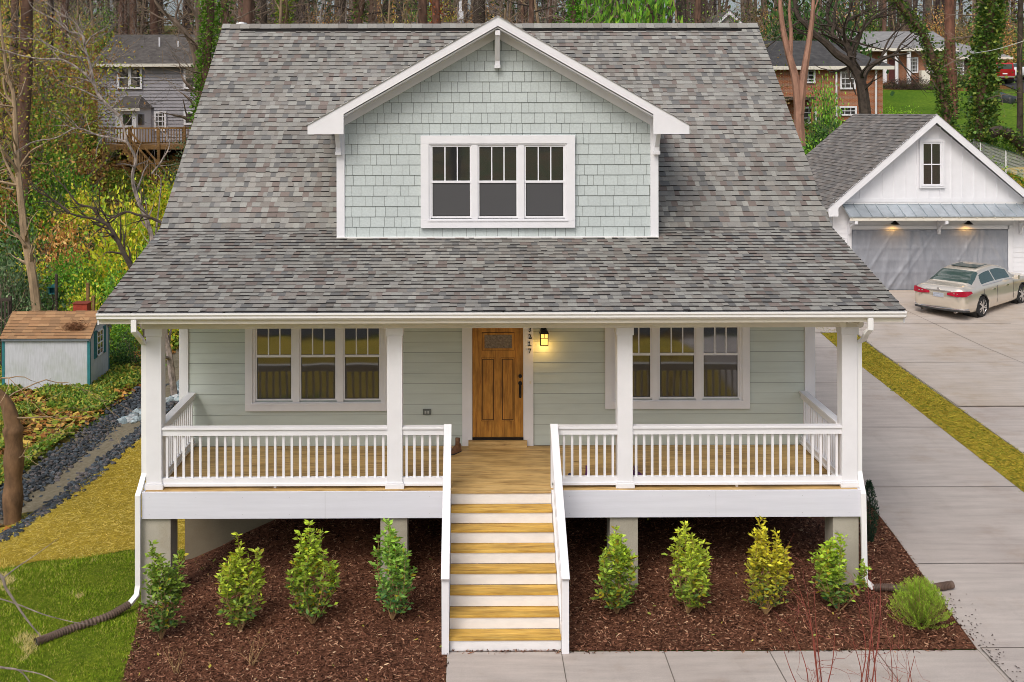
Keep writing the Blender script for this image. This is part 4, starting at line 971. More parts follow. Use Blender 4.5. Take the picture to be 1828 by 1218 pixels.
    for wx in wb:
        for s_ in (-1, 1):
            yo = s_*(float(np.interp(wx, S[:, 0], S[:, 1]))-.02); m_ = MB()
            m_.tube([(wx, yo-s_*.2, wr), (wx, yo-s_*.2, wr), (wx, yo-s_*.02, wr), (wx, yo, wr)], [wr*.6, wr, wr, wr*.93], 28)
            wl = m_.build('wheel', RUBBER, t, smooth=False, local=True)
            if full:
                m_ = MB(); m_.tube([(wx, yo-s_*.01, wr), (wx, yo+s_*.006, wr)], [wr*.72, wr*.74], 28, cap=False)
                m_.tube([(wx, yo, wr), (wx, yo+s_*.012, wr)], wr*.16, 12)
                for k in range(10):
                    a = k*math.tau/10+(.12 if k % 2 else -.12); m_.bar((wx+math.cos(a)*wr*.1, yo+s_*.004, wr+math.sin(a)*wr*.1), (wx+math.cos(a+.18)*wr*.72, yo+s_*.008, wr+math.sin(a+.18)*wr*.72), wr*.13, .014, (0,1,0))
                m_.build('rim', CHROME, wl, local=True)
                MB().tube([(wx, yo-s_*.012, wr), (wx, yo-s_*.002, wr)], [wr*.72, wr*.72], 20).build('hub', DARKP, wl, local=True)
            else: MB().tube([(wx, yo, wr), (wx, yo+s_*.008, wr)], wr*.6, 16).build('rim', CHROME, wl, local=True)
    # arch liners
    m_ = MB()
    for wx in wb:
        for s_ in (-1, 1):
            yo = s_*(float(np.interp(wx, S[:, 0], S[:, 1]))-.03)
            pts = [(wx+math.cos(a)*(wr+.06), yo, wr+math.sin(a)*(wr+.06)) for a in np.linspace(-.35, math.pi+.35, 26)]
            m_.tube(pts, .022, 6); m_.tube([(wx, yo-s_*.5, wr), (wx, yo-s_*.03, wr)], [wr+.06, wr+.06], 24, cap=False)
    m_.build('wheel_arch', DARKP, t, local=True)
    return t, bo
def cy(stn, x, z=None): return float(np.interp(x, [s[0] for s in stn], [s[1] for s in stn]))
hd = math.atan2(.63, .775)
rx, ry = 15.9, 36.05
fx, fy = math.cos(hd), math.sin(hd)
cl = (rx-fx*1.08, ry-fy*1.08)
zc_ = H(16, 35.2)+.045; zf = H(18, 37.6)+.045
car, cb = vehicle('car', 'champagne gold sedan parked in front of the covered garage door', SEDAN, PAINTC, (cl[0], cl[1], zc_-.02), hd)
car.rotation_euler = (0, -math.atan2(zf-zc_, 3.0)*.6, hd)
# tail lights, plate, trims (local coords: x forward, right side is y negative)
for s_ in (-1, 1):
    m_ = MB(); m_.add([(-.02,s_*.30,.865),(-.035,s_*.30,.80),(-.035,s_*.62,.765),(.06,s_*.88,.78),(.36,s_*.95,.87),(.30,s_*.93,.935),(.05,s_*.84,.955),(-.03,s_*.60,.925)],
        [(0,1,2,7),(7,2,3,6),(6,3,4,5)] if s_ > 0 else [(0,7,2,1),(7,6,3,2),(6,5,4,3)])
    tl = m_.build('tail_light', REDL, car, local=True); so = tl.modifiers.new('s', 'SOLIDIFY'); so.thickness = .04; so.offset = 1
    MB().box(-.03, -.004, min(s_*.5, s_*.66), max(s_*.5, s_*.66), .845, .87).build('reversing_lamp', CHROME, tl, local=True)
MB().box(-.02, .01, -.42, .42, .90, .925).build('chrome_strip', CHROME, car, local=True)
MB().box(-.02, .02, -.17, .17, .70, .83).build('number_plate', simple('plate', (.40,.43,.50), .4, .35, 30), car, local=True)
mb = MB(); pts = [(.20,-.90,.36),(.05,-.82,.36),(-.015,-.6,.36),(-.03,0,.355),(-.015,.6,.36),(.05,.82,.36),(.2,.90,.36)]; mb.tube(pts, .016, 6); mb.build('bumper_trim', CHROME, car, local=True)
mb = MB(); mb.tube([(p[0]-.0, p[1], p[2]-.05) for p in pts], .03, 6); mb.build('diffuser', DARKP, car, local=True)
for y in (-.55, .55): MB().tube([(.1,y,.27),(-.04,y,.265)], .04, 12, cap=False).build('exhaust', CHROME, car, local=True)
for s_ in (-1, 1):
    for x in (1.75, 2.65): MB().box(x, x+.17, s_*.925-.02, s_*.925+.02, .80, .825).build('door_handle', CHROME, car, local=True)
    MB().tube([(3.12, s_*.90, .98), (3.16, s_*1.03, 1.02)], [.03,.03], 6).box(3.08, 3.22, min(s_*.98, s_*1.12), max(s_*.98, s_*1.12), .96, 1.10).build('wing_mirror', PAINTC, car, local=True, bevel=.02)
    m_ = MB(); m_.tube([(x, s_*(cy(SEDAN, x)*.935), z) for x, z in ((1.15,.985),(2.0,.985),(3.2,.96))], .009, 6); m_.build('window_trim', CHROME, car, local=True)
    m_ = MB()
    for x in (2.06, 1.16, 3.16): m_.box(x-.003, x+.003, min(s_*.93, s_*.921), max(s_*.93, s_*.921), .32, .90)
    m_.build('door_seam', DARKP, car, local=True)
MB().box(1.62, 2.42, -.42, .42, 1.462, 1.472).build('sunroof', CARGL, car, local=True)
MB().tube([(-.014, 0, .965), (-.026, 0, .965)], .04, 12).build('badge', CHROME, car, local=True)
RED = simple('red_paint', (.42,.015,.02), .3, .05, 3, 0); WHP = simple('white_car_paint', (.7,.72,.75), .3, .03, 3, 0); GRP = simple('dark_green_paint', (.03,.035,.035), .3, .1, 3, 0)
def far_car(name, label, stn, paint, px, py, Y, rz, kind, sc=1, wb=(.85,3.4)):
    x, y, z = W(px, py, Y); t, b = vehicle(name, label, stn, paint, (x, y, z), rz, kind, wb, .36, False); t.scale = (sc,)*3; return t
suv = far_car('car', 'red off-road wagon parked beside the far brick ranch house', SUV, RED, 1796, 149, 96, R(82), 'suv')
MB().box(-.04, .0, -.8, .8, .42, .54).build('bumper', CHROME, suv, local=True)
MB().box(-.012, .03, -.58, .58, 1.16, 1.58).build('rear_window', CARGL, suv, local=True)
for s_ in (-1, 1): MB().box(-.03, .04, s_*.76-.07, s_*.76+.07, .85, 1.1).build('tail_light', REDL, suv, local=True)
MB().box(-.03, -.01, -.2, .2, .7, .8).build('number_plate', WHITE, suv, local=True)
wc = far_car('car', 'white car parked to the right of the red wagon', SEDAN, WHP, 1829, 143, 98, R(95), 'sedan', 1, (1.08,3.86))
dk = far_car('car', 'dark green car half hidden behind the ivy covered trunk on the hill lawn', SEDAN, GRP, 1817, 197, 88, R(128), 'sedan', 1, (1.08,3.86))

# ------------------------------------------------------------------ SHED
sx0, sx1 = WX(5, 34.6), WX(160, 34.6); sy0, sy1 = 34.6, 36.45; sz0, sz1 = -1.03, .655; sr = 1.30
shed = thing('shed', 'small weathered pale blue garden shed with brown roof and teal trim', 'shed', ((sx0+sx1)/2, 35.5, sz0))
m, t, b = newmat('weathered_shed_paint'); v = objcoord(t); n = noise_n(t, v, 1.1, 5, .6); n2 = noise_n(t, objcoord(t, (8, 8, .5)), 5, 3)
c = ramp(t, n.outputs[0], [(.45, (.52,.54,.58)), (.62, (.45,.48,.48)), (.78, (.38,.42,.36))])
L(t, mixc(t, 1.0, c, ramp(t, n2.outputs[0], [(.35, (.88,)*3), (.6, (1.05,)*3)]), 'MULTIPLY'), b.inputs['Base Color']); b.inputs['Roughness'].default_value = .85; SHEDP = m
mb = MB().extr([(sy0,sz0),(sy1,sz0),(sy1,sz1),(35.52,sr-.06),(sy0,sz1)], 0, sx0, sx1); mb.build('wall', SHEDP, shed)
BRPAL = [(.36,.20,.10),(.32,.18,.09),(.40,.235,.12),(.29,.17,.09)]
mb = MB(); sl = Vector((0, 35.52-(sy0-.1), sr-(sz1-.045))); shingles(mb, (sx0-.06, sy0-.1, sz1-.045), (1,0,0), sl, sx1-sx0+.12, sl.length, .135, BRPAL, wmin=.28, wmax=.34, th=.014)
sl = Vector((0, 35.52-(sy1+.1), sr-(sz1-.045))); shingles(mb, (sx1+.06, sy1+.1, sz1-.045), (-1,0,0), sl, sx1-sx0+.12, sl.length, .135, BRPAL, wmin=.28, wmax=.34)
rfs = mb.build('roof', SHINGLE, shed)
mb = MB()
for xx in (sx0-.055, sx1+.035):
    for a, b_ in (((sy0-.1,sz1-.05),(35.52,sr-.01)),((35.52,sr-.01),(sy1+.1,sz1-.05))): mb.extr([(a[0],a[1]-.09),(b_[0],b_[1]-.09),(b_[0],b_[1]),(a[0],a[1])], 0, xx, xx+.02)
mb.box(sx0, sx1, sy0-.08, sy0-.05, sz1-.12, sz1-.06); mb.build('roof_trim', simple('grey_trim', (.16,.18,.20), .7), rfs)
for x0, x1, y0, y1 in ((sx0-.015, sx0+.07, sy0-.015, sy0+.05), (sx1-.07, sx1+.015, sy0-.015, sy0+.07), (sx1-.03, sx1+.015, sy1-.05, sy1+.015)): MB().box(x0, x1, y0, y1, sz0+.02, sz1-.05).build('corner_trim', TEAL, shed)
wy0, wy1, wz0, wz1 = 35.25, 35.85, -.12, .70
m_ = MB().box(sx1, sx1+.03, wy0, wy1, wz0, wz0+.05).box(sx1, sx1+.03, wy0, wy1, wz1-.05, wz1).box(sx1, sx1+.03, wy0, wy0+.05, wz0, wz1).box(sx1, sx1+.03, wy1-.05, wy1, wz0, wz1).box(sx1, sx1+.028, wy0, wy1, .27, .31)
m_.box(sx1, sx1+.022, 35.54, 35.56, wz0, wz1)
for z in (.07, .49): m_.box(sx1, sx1+.022, wy0, wy1, z, z+.018)
ws = m_.build('window', WHITE, shed); MB().box(sx1, sx1+.012, wy0+.05, wy1-.05, wz0+.05, wz1-.05).build('glass', GLASS, ws)
for a, b_ in ((wy0-.25, wy0-.02), (wy1+.02, wy1+.25)):
    m_ = MB().box(sx1, sx1+.025, a, b_, wz0-.02, wz1+.03); z = wz0+.02
    while z < wz1-.02: m_.box(sx1+.025, sx1+.035, a+.03, b_-.03, z, z+.02); z += .045
    m_.build('shutter', TEAL, shed)
# pine needle pile on shed roof
P = np.array([(sx1-.55+rs.normal()*.17, sy0+.18+abs(rs.normal())*.12, 0) for _ in range(900)]); P[:, 2] = sz1-.045+(P[:, 1]-sy0+.1)*(sr-sz1+.045)/(35.52-sy0+.1)+.02+rs.uniform(0, .05, 900)
D = rs.normal(size=(900, 3)); D[:, 2] *= .4
tag(arrmesh('leaf_pile', leafquads(P, D, .12, .014), None, pick([(.28,.14,.07),(.18,.08,.04)], 900), LITTERM), 'clump of brown needles caught on the shed roof edge', 'leaves', kind='stuff')
# things behind the shed: red box on posts, teal box on dark pole, slatted fence
YB_ = 37.6; x, y, z = W(147, 556, YB_)
rb = thing('red_box', 'red wooden box on posts sticking up behind the shed roof', 'box', (x, y, H(x, y)))
MB().box(x-.24, x+.24, y-.2, y+.2, z-.02, z+.32).build('box', simple('red_wood', (.33,.045,.02), .8, .3, 12, .2), rb, bevel=.01)
MB().box(x-.27, x+.27, y-.23, y+.23, z+.321, z+.345).build('lid', simple('red_wood_dark', (.22,.04,.02), .8), rb)
for s_ in (-1, 1): MB().box(x+s_*.18-.04, x+s_*.18+.04, y-.04, y+.04, H(x, y)-.2, z-.022).build('post', BARKD, rb)
for px, hh, lb in ((157, 505, 'brown wooden garden post just behind the red box'), (167, 528, 'short brown garden post nearest the house roof edge')):
    x, y, z = W(px, hh, 38.6); tag(MB().box(x-.045, x+.045, y-.045, y+.045, H(x, y)-.2, z).box(x-.06, x+.06, y-.06, y+.06, z, z+.03).build('wooden_post', simple('post_wood', (.22,.13,.05), .9, .3, 9), None, loc=(x, y, H(x, y))), lb, 'post')
x, y, z = W(101, 489, 39.5); tag(MB().tube([(x, y, H(x, y)-.2), (x, y, z)], [.06, .055], 8).tube([(x, y, z), (x, y, z+.04)], [.055, .02], 8).build('dark_pole', BARKD, None, loc=(x, y, H(x, y))), 'black pole standing in the bushes behind the shed', 'pole')
x, y, z = W(95, 523, 40.1)
tb = thing('teal_box', 'small teal box open at the front beside the black pole', 'box', (x, y, z))
MB().box(x-.12, x+.13, y-.1, y+.12, z, z+.03).box(x-.12, x-.09, y-.1, y+.12, z+.03, z+.25).box(x+.1, x+.13, y-.1, y+.12, z+.03, z+.25).box(x-.09, x+.1, y+.09, y+.12, z+.03, z+.25).build('body', TEAL, tb)
MB().extr([(x-.17,z+.252),(x+.18,z+.252),(x+.01,z+.36)], 1, y-.14, y+.14).build('roof', TEAL, tb); MB().box(x-.03, x+.03, y-.02, y+.04, H(x, y)-.1, z-.002).build('post', BARKD, tb)
fn = thing('fence', 'dark slatted wooden fence at the far left behind the shed', 'fence', (-15.5, 37.2, -1)); fx0 = WX(-30, 37.2); fx1 = WX(19, 37.2); zt = WZ(530, 37.2)
m_ = MB(); k = 0; x = fx0
while x < fx1-.05: m_.box(x, x+.05, 37.2, 37.22, -1.1, zt-.14+.04*((k) % 2)); x += .12; k += 1
m_.build('picket', BARKD, fn)
MB().box(fx0, fx1, 37.225, 37.26, zt-.12, zt-.02).box(fx0, fx1, 37.225, 37.26, -.8, -.7).build('rail', BARKD, fn); MB().box(fx1-.09, fx1, 37.265, 37.35, -1.2, zt+.05).build('post', BARKD, fn)
# ------------------------------------------------------------------ FAR HOUSES
def farwin(parent, Y, px0, py0, px1, py1, nx=2, ny=2, double=False):
    x0, x1, z0, z1 = WX(px0,Y), WX(px1,Y), WZ(py1,Y), WZ(py0,Y); f = .12
    m_ = MB().box(x0, x1, Y-.1, Y, z0, z0+f).box(x0, x1, Y-.1, Y, z1-f, z1).box(x0, x0+f, Y-.1, Y, z0+f, z1-f).box(x1-f, x1, Y-.1, Y, z0+f, z1-f)
    if double: m_.box((x0+x1)/2-.09, (x0+x1)/2+.09, Y-.09, Y, z0+f, z1-f)
    for k in range(1, ny): zz_ = z0+(z1-z0)*k/ny; m_.box(x0+f, x1-f, Y-.07, Y, zz_-.025, zz_+.025)
    for k in range(1, nx): xx = x0+(x1-x0)*k/nx; m_.box(xx-.02, xx+.02, Y-.06, Y, z0+f, z1-f)
    w_ = m_.build('window', WHITE, parent); MB().box(x0+f, x1-f, Y-.03, Y-.01, z0+f, z1-f).build('glass', GLASS, w_); return w_
ROOFD = groundm('dark_shingle_roof', [(.3, (.07,.063,.06)), (.55, (.13,.118,.11)), (.75, (.19,.175,.16))], 3, 7, None, bmp=.3)
ROOFK = groundm('charcoal_roof', [(.3, (.05,.05,.052)), (.6, (.09,.088,.088)), (.8, (.14,.135,.13))], 2.2, 7, None, bmp=.3)
ROOFL = groundm('pale_grey_roof', [(.3, (.20,.20,.205)), (.6, (.29,.285,.28)), (.8, (.36,.35,.34))], 2.2, 7, None, bmp=.3)
GSID = simple('grey_lap_siding', (.34,.33,.36), .7, .08, 2)
def roof_gable(mb, x0, x1, y0, y1, ze, zr, hip0=0, hip1=0, th=.18):
    ym = (y0+y1)/2; A = [(x0,y0,ze),(x1,y0,ze),(x1,y1,ze),(x0,y1,ze),(x0+hip0,ym,zr),(x1-hip1,ym,zr)]
    B = [(a,b,c-th) for a, b, c in A[:4]]
    mb.add(A+B, [(0,1,5,4),(2,3,4,5),(1,2,5),(3,0,4),(6,7,1,0)[::-1],(7,8,2,1)[::-1],(8,9,3,2)[::-1],(9,6,0,3)[::-1],(6,9,8,7)])
# grey house on the left hill
Yg = 66; gh = thing('house', 'grey two storey house with a wooden deck up the wooded hill on the left', 'house', (-18, Yg, 5.5))
hx0, hx1 = WX(176, Yg), -12.6; ze, zr = WZ(113, Yg), WZ(61, 69.8)
MB().extr([(Yg,4.5),(Yg+7.6,4.5),(Yg+7.6,ze),(Yg+3.8,zr-.25),(Yg,ze)], 0, hx0, hx1).build('wall', GSID, gh)
mb = MB(); lap(mb, hx0+.15, hx1, Yg-.001, 5.6, ze, .2, th=.05); mb.build('lap_siding', GSID, gh)
MB().box(hx0, hx0+.14, Yg-.06, Yg, 5.5, ze).build('corner_board', GSID, gh)
m_ = MB(); roof_gable(m_, hx0-.25, hx1+.3, Yg-.45, Yg+8, ze-.03, zr); m_.build('roof', ROOFD, gh)
MB().box(hx0-.25, hx1+.3, Yg-.6, Yg-.46, ze-.2, ze-.02).build('gutter', CREAM, gh)
for px, py in ((285.5, 68), (319, 75)):
    x, y, z = W(px, py+6, 68); MB().tube([(x,y,z-.4),(x,y,z+.28)], .05, 8).build('vent_pipe', WHITE, gh)
farwin(gh, Yg-.05, 211, 118, 255, 158, 2, 2, True); farwin(gh, Yg-.05, 329, 118, 356, 158, 1, 2); farwin(gh, Yg-.05, 276, 198, 298, 233, 3, 4); farwin(gh, Yg-.05, 329, 198, 352, 222, 1, 2)
# bay
bx0, bx1 = WX(197, Yg-1), WX(262, Yg-1); bz0, bz1 = 5.9, WZ(192, Yg-1)
m_ = MB().extr([(bx0,Yg),(bx0+.6,Yg-1),(bx1-.6,Yg-1),(bx1,Yg)], 2, bz0, bz1); bay = m_.build('bay', WHITE, gh)
m_ = MB(); m_.add([(bx0-.2,Yg,bz1),(bx0+.4,Yg-1.25,bz1),(bx1-.4,Yg-1.25,bz1),(bx1+.2,Yg,bz1),(bx0+.6,Yg,bz1+.75),(bx1-.6,Yg,bz1+.75)], [(0,1,4),(1,2,5,4),(2,3,5),(3,2,1,0)]); m_.build('bay_roof', ROOFD, bay)
MB().box(bx0+.3, bx1-.3, Yg-1.3, Yg-1.22, bz1-.16, bz1-.01).build('fascia', CREAM, bay)
MB().box(WX(220,Yg-1), WX(236,Yg-1), Yg-1.03, Yg-1.005, WZ(222,Yg-1), WZ(203,Yg-1)).box(WX(246,Yg-1), WX(254,Yg-1), Yg-.9, Yg-.5, WZ(222,Yg-1), WZ(203,Yg-1)).build('bay_window', GLASS, bay)
# deck
DW = woodm('old_deck_wood', (.30,.16,.05), (.40,.23,.08), (.13,.06,.02), 'X', .5)
dk0, dk1, dyy = WX(184, 62.6), -12.5, 62.6; dz_ = WZ(258, dyy)
MB().box(dk0, dk1, dyy, Yg-.1, dz_-.25, dz_).build('deck_floor', DW, gh)
m_ = MB().box(dk0, dk1, dyy, dyy+.12, dz_+.9, dz_+1.0).box(dk0, dk1, dyy+.03, dyy+.08, dz_+.1, dz_+.18)
x = dk0
while x < dk1: m_.box(x, x+.045, dyy+.03, dyy+.07, dz_+.1, dz_+.95); x += .16
m_.build('deck_railing', DW, gh)
for px in (186, 232, 284, 330):
    x = WX(px, dyy); MB().box(x-.07, x+.07, dyy-.08, dyy+.06, H(x, dyy)-.3, dz_+1.05).build('deck_post', DW, gh)
a = Vector(W(232, 262, 62)); b_ = Vector(W(312, 352, 60)); m_ = MB()
for off in (0, 1.1): m_.bar(a+Vector((0,-off,-.1)), b_+Vector((0,-off,-.1)), .06, .25); m_.bar(a+Vector((0,-off,.9)), b_+Vector((0,-off,.9)), .08, .08)
for k in range(20):
    p = a.lerp(b_, k/19.); m_.box(p.x-.03, p.x+.03, p.y-1.13, p.y-1.08, p.z, p.z+.9); m_.box(p.x-.12, p.x+.14, p.y-1.08, p.y, p.z-.03, p.z+.01)
m_.build('stairs', DW, gh)
# brick house right
Yb = 78; bh = thing('house', 'two storey red brick house with charcoal hip roof behind the garage', 'house', (22, Yb, 6))
x0, x1 = 15.2, WX(1577, Yb); ze, zr = WZ(119, Yb), WZ(81, 82)
MB().box(x0, x1, Yb, Yb+8, 4.8, ze).build('wall', BRICK, bh)
m_ = MB(); roof_gable(m_, x0-.4, x1+.55, Yb-.5, Yb+8.5, ze-.02, zr+.3, 2, 3.2); m_.build('roof', ROOFK, bh)
MB().box(x0-.4, x1+.6, Yb-.62, Yb-.51, ze-.28, ze-.03).build('gutter', CREAM, bh)
for px in (1494, 1565): MB().tube([(WX(px,Yb-.2), Yb-.2, ze-.2), (WX(px,Yb-.2), Yb-.2, 5.4)], .07, 6).build('downspout', WHITE, bh)
farwin(bh, Yb-.03, 1430, 121, 1456, 150, 2, 4); farwin(bh, Yb-.03, 1500, 122, 1528, 161, 3, 4); farwin(bh, Yb-.03, 1431, 192, 1458, 222, 2, 3); farwin(bh, Yb-.03, 1498, 191, 1530, 208, 3, 2)
MB().box(WX(1400,Yb-1.5), WX(1458,Yb-1.5), Yb-1.5, Yb, WZ(180,Yb-1.5), WZ(174,Yb-1.5)).build('porch_canopy', BARKD, bh); MB().box(WX(1449,Yb-1.4), WX(1453,Yb-1.4), Yb-1.5, Yb-1.3, 5.5, WZ(180.5,Yb-1.5)).build('porch_post', DW, bh)
MB().box(WX(1452,80), WX(1460,80), 79.7, 80.4, WZ(112,80), WZ(102,80)).build('skylight', GLASS, bh)
# ranch
Yr = 98; rh = thing('house', 'long low brick ranch house with pale roof and white porch columns on the hill lawn', 'house', (40, Yr, 10.5))
x0, x1, x2 = WX(1478,Yr), WX(1692,Yr), WX(1795,Yr); ze, ze2 = WZ(88,Yr), WZ(103,Yr)
MB().box(x0, x1, Yr, Yr+9, 9.5, ze).box(x1+.01, x2, Yr+.3, Yr+8, 9.5, ze2).build('wall', BRICK, rh)
m_ = MB(); roof_gable(m_, x0-.4, x1+.6, Yr-1.0, Yr+9.5, ze, WZ(58,Yr+4.5)); m_.build('roof', ROOFL, rh)
m_ = MB(); roof_gable(m_, x1+.61, x2+.6, Yr-.3, Yr+8.4, ze2, WZ(76,Yr+4), 0, 3.4); m_.build('wing_roof', ROOFL, rh)
MB().box(x0-.4, x1+.6, Yr-1.1, Yr-1.01, ze-.3, ze-.03).box(x1+.65, x2+.6, Yr-.4, Yr-.31, ze2-.25, ze2-.03).build('fascia', CREAM, rh)
for px in (1581, 1602, 1624): MB().tube([(WX(px,Yr-.8), Yr-.8, 10.0), (WX(px,Yr-.8), Yr-.8, ze-.2)], .19 if px != 1602 else .15, 10).build('column', WHITE, rh)
for a, b_ in ((1588,1600),): MB().box(WX(a,Yr), WX(b_,Yr), Yr-.06, Yr-.01, 10.3, WZ(108,Yr)).build('door', simple('maroon_door', (.12,.03,.03), .6), rh)
farwin(rh, Yr-.02, 1624, 104, 1640, 132, 3, 4); farwin(rh, Yr-.02, 1655, 106, 1667, 133, 2, 3); farwin(rh, Yr+.25, 1706, 108, 1722, 136, 3, 4)
for px in (1701, 1724): MB().box(WX(px,Yr)-.02, WX(px,Yr)+.35, Yr+.2, Yr+.28, WZ(134,Yr), WZ(107,Yr)).build('shutter', BARKD, rh)
MB().box(WX(1640,Yr), WX(1655,Yr), Yr-.8, Yr-.2, 10.0, WZ(128,Yr)).build('front_steps', CREAM, rh)
# two more far roofs above the ridge
Yk = 104; kh = thing('house', 'distant dark roofed house just above the left part of the main ridge', 'house', (-6, Yk, 12))
x0, x1 = WX(640,Yk), WX(862,Yk); MB().box(x0, x1, Yk, Yk+8, 10, WZ(58,Yk)).build('wall', GSID, kh)
m_ = MB(); roof_gable(m_, x0-.4, x1+.4, Yk-.5, Yk+8.5, WZ(60,Yk), WZ(39,Yk+4)); m_.build('roof', ROOFD, kh)
x = WX(823,Yk+3); MB().box(x-.25, x+.25, Yk+3, Yk+4.2, 12, WZ(20,Yk+3)).build('chimney', WHITE, kh); MB().box(x-.2, x+.1, Yk+3.2, Yk+3.6, WZ(20,Yk+3)+.01, WZ(2,Yk+3)).build('flue', WHITE, kh)
Yk = 108; kh = thing('house', 'distant pale gabled house peeking over the right end of the main ridge', 'house', (26, Yk, 12)); xa, xb, xm = WX(1262,Yk), WX(1340,Yk), WX(1301,Yk); zt, zb_ = WZ(20,Yk), WZ(58,Yk)
MB().extr([(xa,10),(xb,10),(xb,zb_),(xm,zt-.2),(xa,zb_)], 1, Yk, Yk+8).build('wall', simple('pale_siding', (.38,.37,.38), .7), kh)
m_ = MB()
for s_, xe in ((-1, xa-.4), (1, xb+.4)):
    pl_ = [(xm,zt),(xe,zb_-.3),(xe,zb_-.65),(xm,zt-.4)]; m_.extr(pl_ if s_ > 0 else pl_[::-1], 1, Yk-.4, Yk-.3)
m_.build('rake_board', WHITE, kh); m_ = MB()
for s_, xe in ((-1, xa-.45), (1, xb+.45)):
    pl_ = [(xm,zt+.08),(xe,zb_-.27),(xe,zb_-.33),(xm,zt+.0)]; m_.extr(pl_ if s_ > 0 else pl_[::-1], 1, Yk-.45, Yk+8.3)
m_.build('roof', ROOFD, kh)
# chain link fence
Yf = 58; cf = thing('chain_link_fence', 'silver chain link fence on the straw bank behind the garage', 'fence', (WX(1760,Yf), Yf, 4.6)); A = Vector(W(1735, 250, 60)); B_ = Vector(W(1860, 292, 53))
m_ = MB().tube([A, A.lerp(B_, .33), A.lerp(B_, .66), B_], .03, 6); m_.build('top_rail', CHROME, cf)
for k in (0, .15, .53, .9):
    p = A.lerp(B_, k); MB().tube([p, p-Vector((0,0,1.25))], .035, 6).build('post', GUTTER, cf)
m_ = MB(); n = 70
for k in range(n):
    p = A.lerp(B_, k/n); q = A.lerp(B_, min(1, k/n+.09))-Vector((0,0,1.05)); m_.tube([p, q], .005, 3, cap=False); q2 = A.lerp(B_, max(0, k/n-.09))-Vector((0,0,1.05)); m_.tube([p, q2], .005, 3, cap=False)
m_.build('mesh', GUTTER, cf)
# ------------------------------------------------------------------ VEGETATION
def rvec(rng): return Vector((rng.gauss(0,1), rng.gauss(0,1), rng.gauss(0,1)))
def grow(mb, p, d, ln, r, depth, rng, wig=.16, up=.10, n=6, kids=(2, 4), ang=.75, tips=None, shrink=.62, rmin=.004):
    pts = [Vector(p)]; rad = [r]; segs = 6 if depth > 1 else 4; d = Vector(d).normalized(); ds = []
    for i in range(segs):
        d = (d+rvec(rng)*wig+Vector((0,0,up))).normalized(); ds.append(d.copy()); pts.append(pts[-1]+d*ln/segs); rad.append(max(rmin, r*(1-(i+1)/segs*.62)))
    mb.tube(pts, rad, max(3, n), cap=False)
    if depth <= 0:
        if tips is not None: tips.append((pts[-1], d))
        return
    for k in range(rng.randint(*kids)):
        i = rng.randint(2, segs) if k else segs; ax = ds[i-1].orthogonal().normalized(); ax.rotate(Matrix.Rotation(rng.uniform(0, 6.28), 3, ds[i-1]))
        nd = ds[i-1].copy(); nd.rotate(Matrix.Rotation(ang*rng.uniform(.5, 1.2), 3, ax))
        grow(mb, pts[i], nd, ln*rng.uniform(.5, .85), rad[i]*rng.uniform(.55, .85), depth-1, rng, wig, up, n-1, kids, ang, tips, shrink, rmin)
def ivy(parent, pts, rad, dens, cols, ln=.13, spread=.12, name='ivy'):
    pts = [Vector(p) for p in pts]; seg = [(a, b) for a, b in zip(pts[:-1], pts[1:])]; Ls = np.array([(b-a).length for a, b in seg]); n = int(Ls.sum()*dens)
    idx = rs.choice(len(seg), n, p=Ls/Ls.sum()); A = np.array([seg[i][0] for i in idx]); B = np.array([seg[i][1] for i in idx]); u = rs.uniform(0, 1, (n, 1)); P = A+(B-A)*u
    a = rs.uniform(0, 6.28, n); rr = rad+np.abs(rs.normal(size=n))*spread; O = np.stack([np.cos(a)*rr, np.sin(a)*rr, rs.normal(size=n)*.1], 1)
    D = O/np.linalg.norm(O, axis=1, keepdims=True)+rs.normal(size=(n, 3))*.6; P = P+O-np.array(ORIG.get(parent.name, (0,0,0)))
    return arrmesh(name, leafquads(P, D, rs.uniform(.6, 1.3, n)*ln, rs.uniform(.6, 1.2, n)*ln*.85), None, pick(cols, n, .3), LEAF, parent)
GREENS = [(.05,.12,.015),(.09,.20,.025),(.14,.27,.04),(.22,.30,.05)]
IVYC = [(.05,.11,.02),(.08,.17,.03),(.14,.25,.04),(.24,.30,.05)]
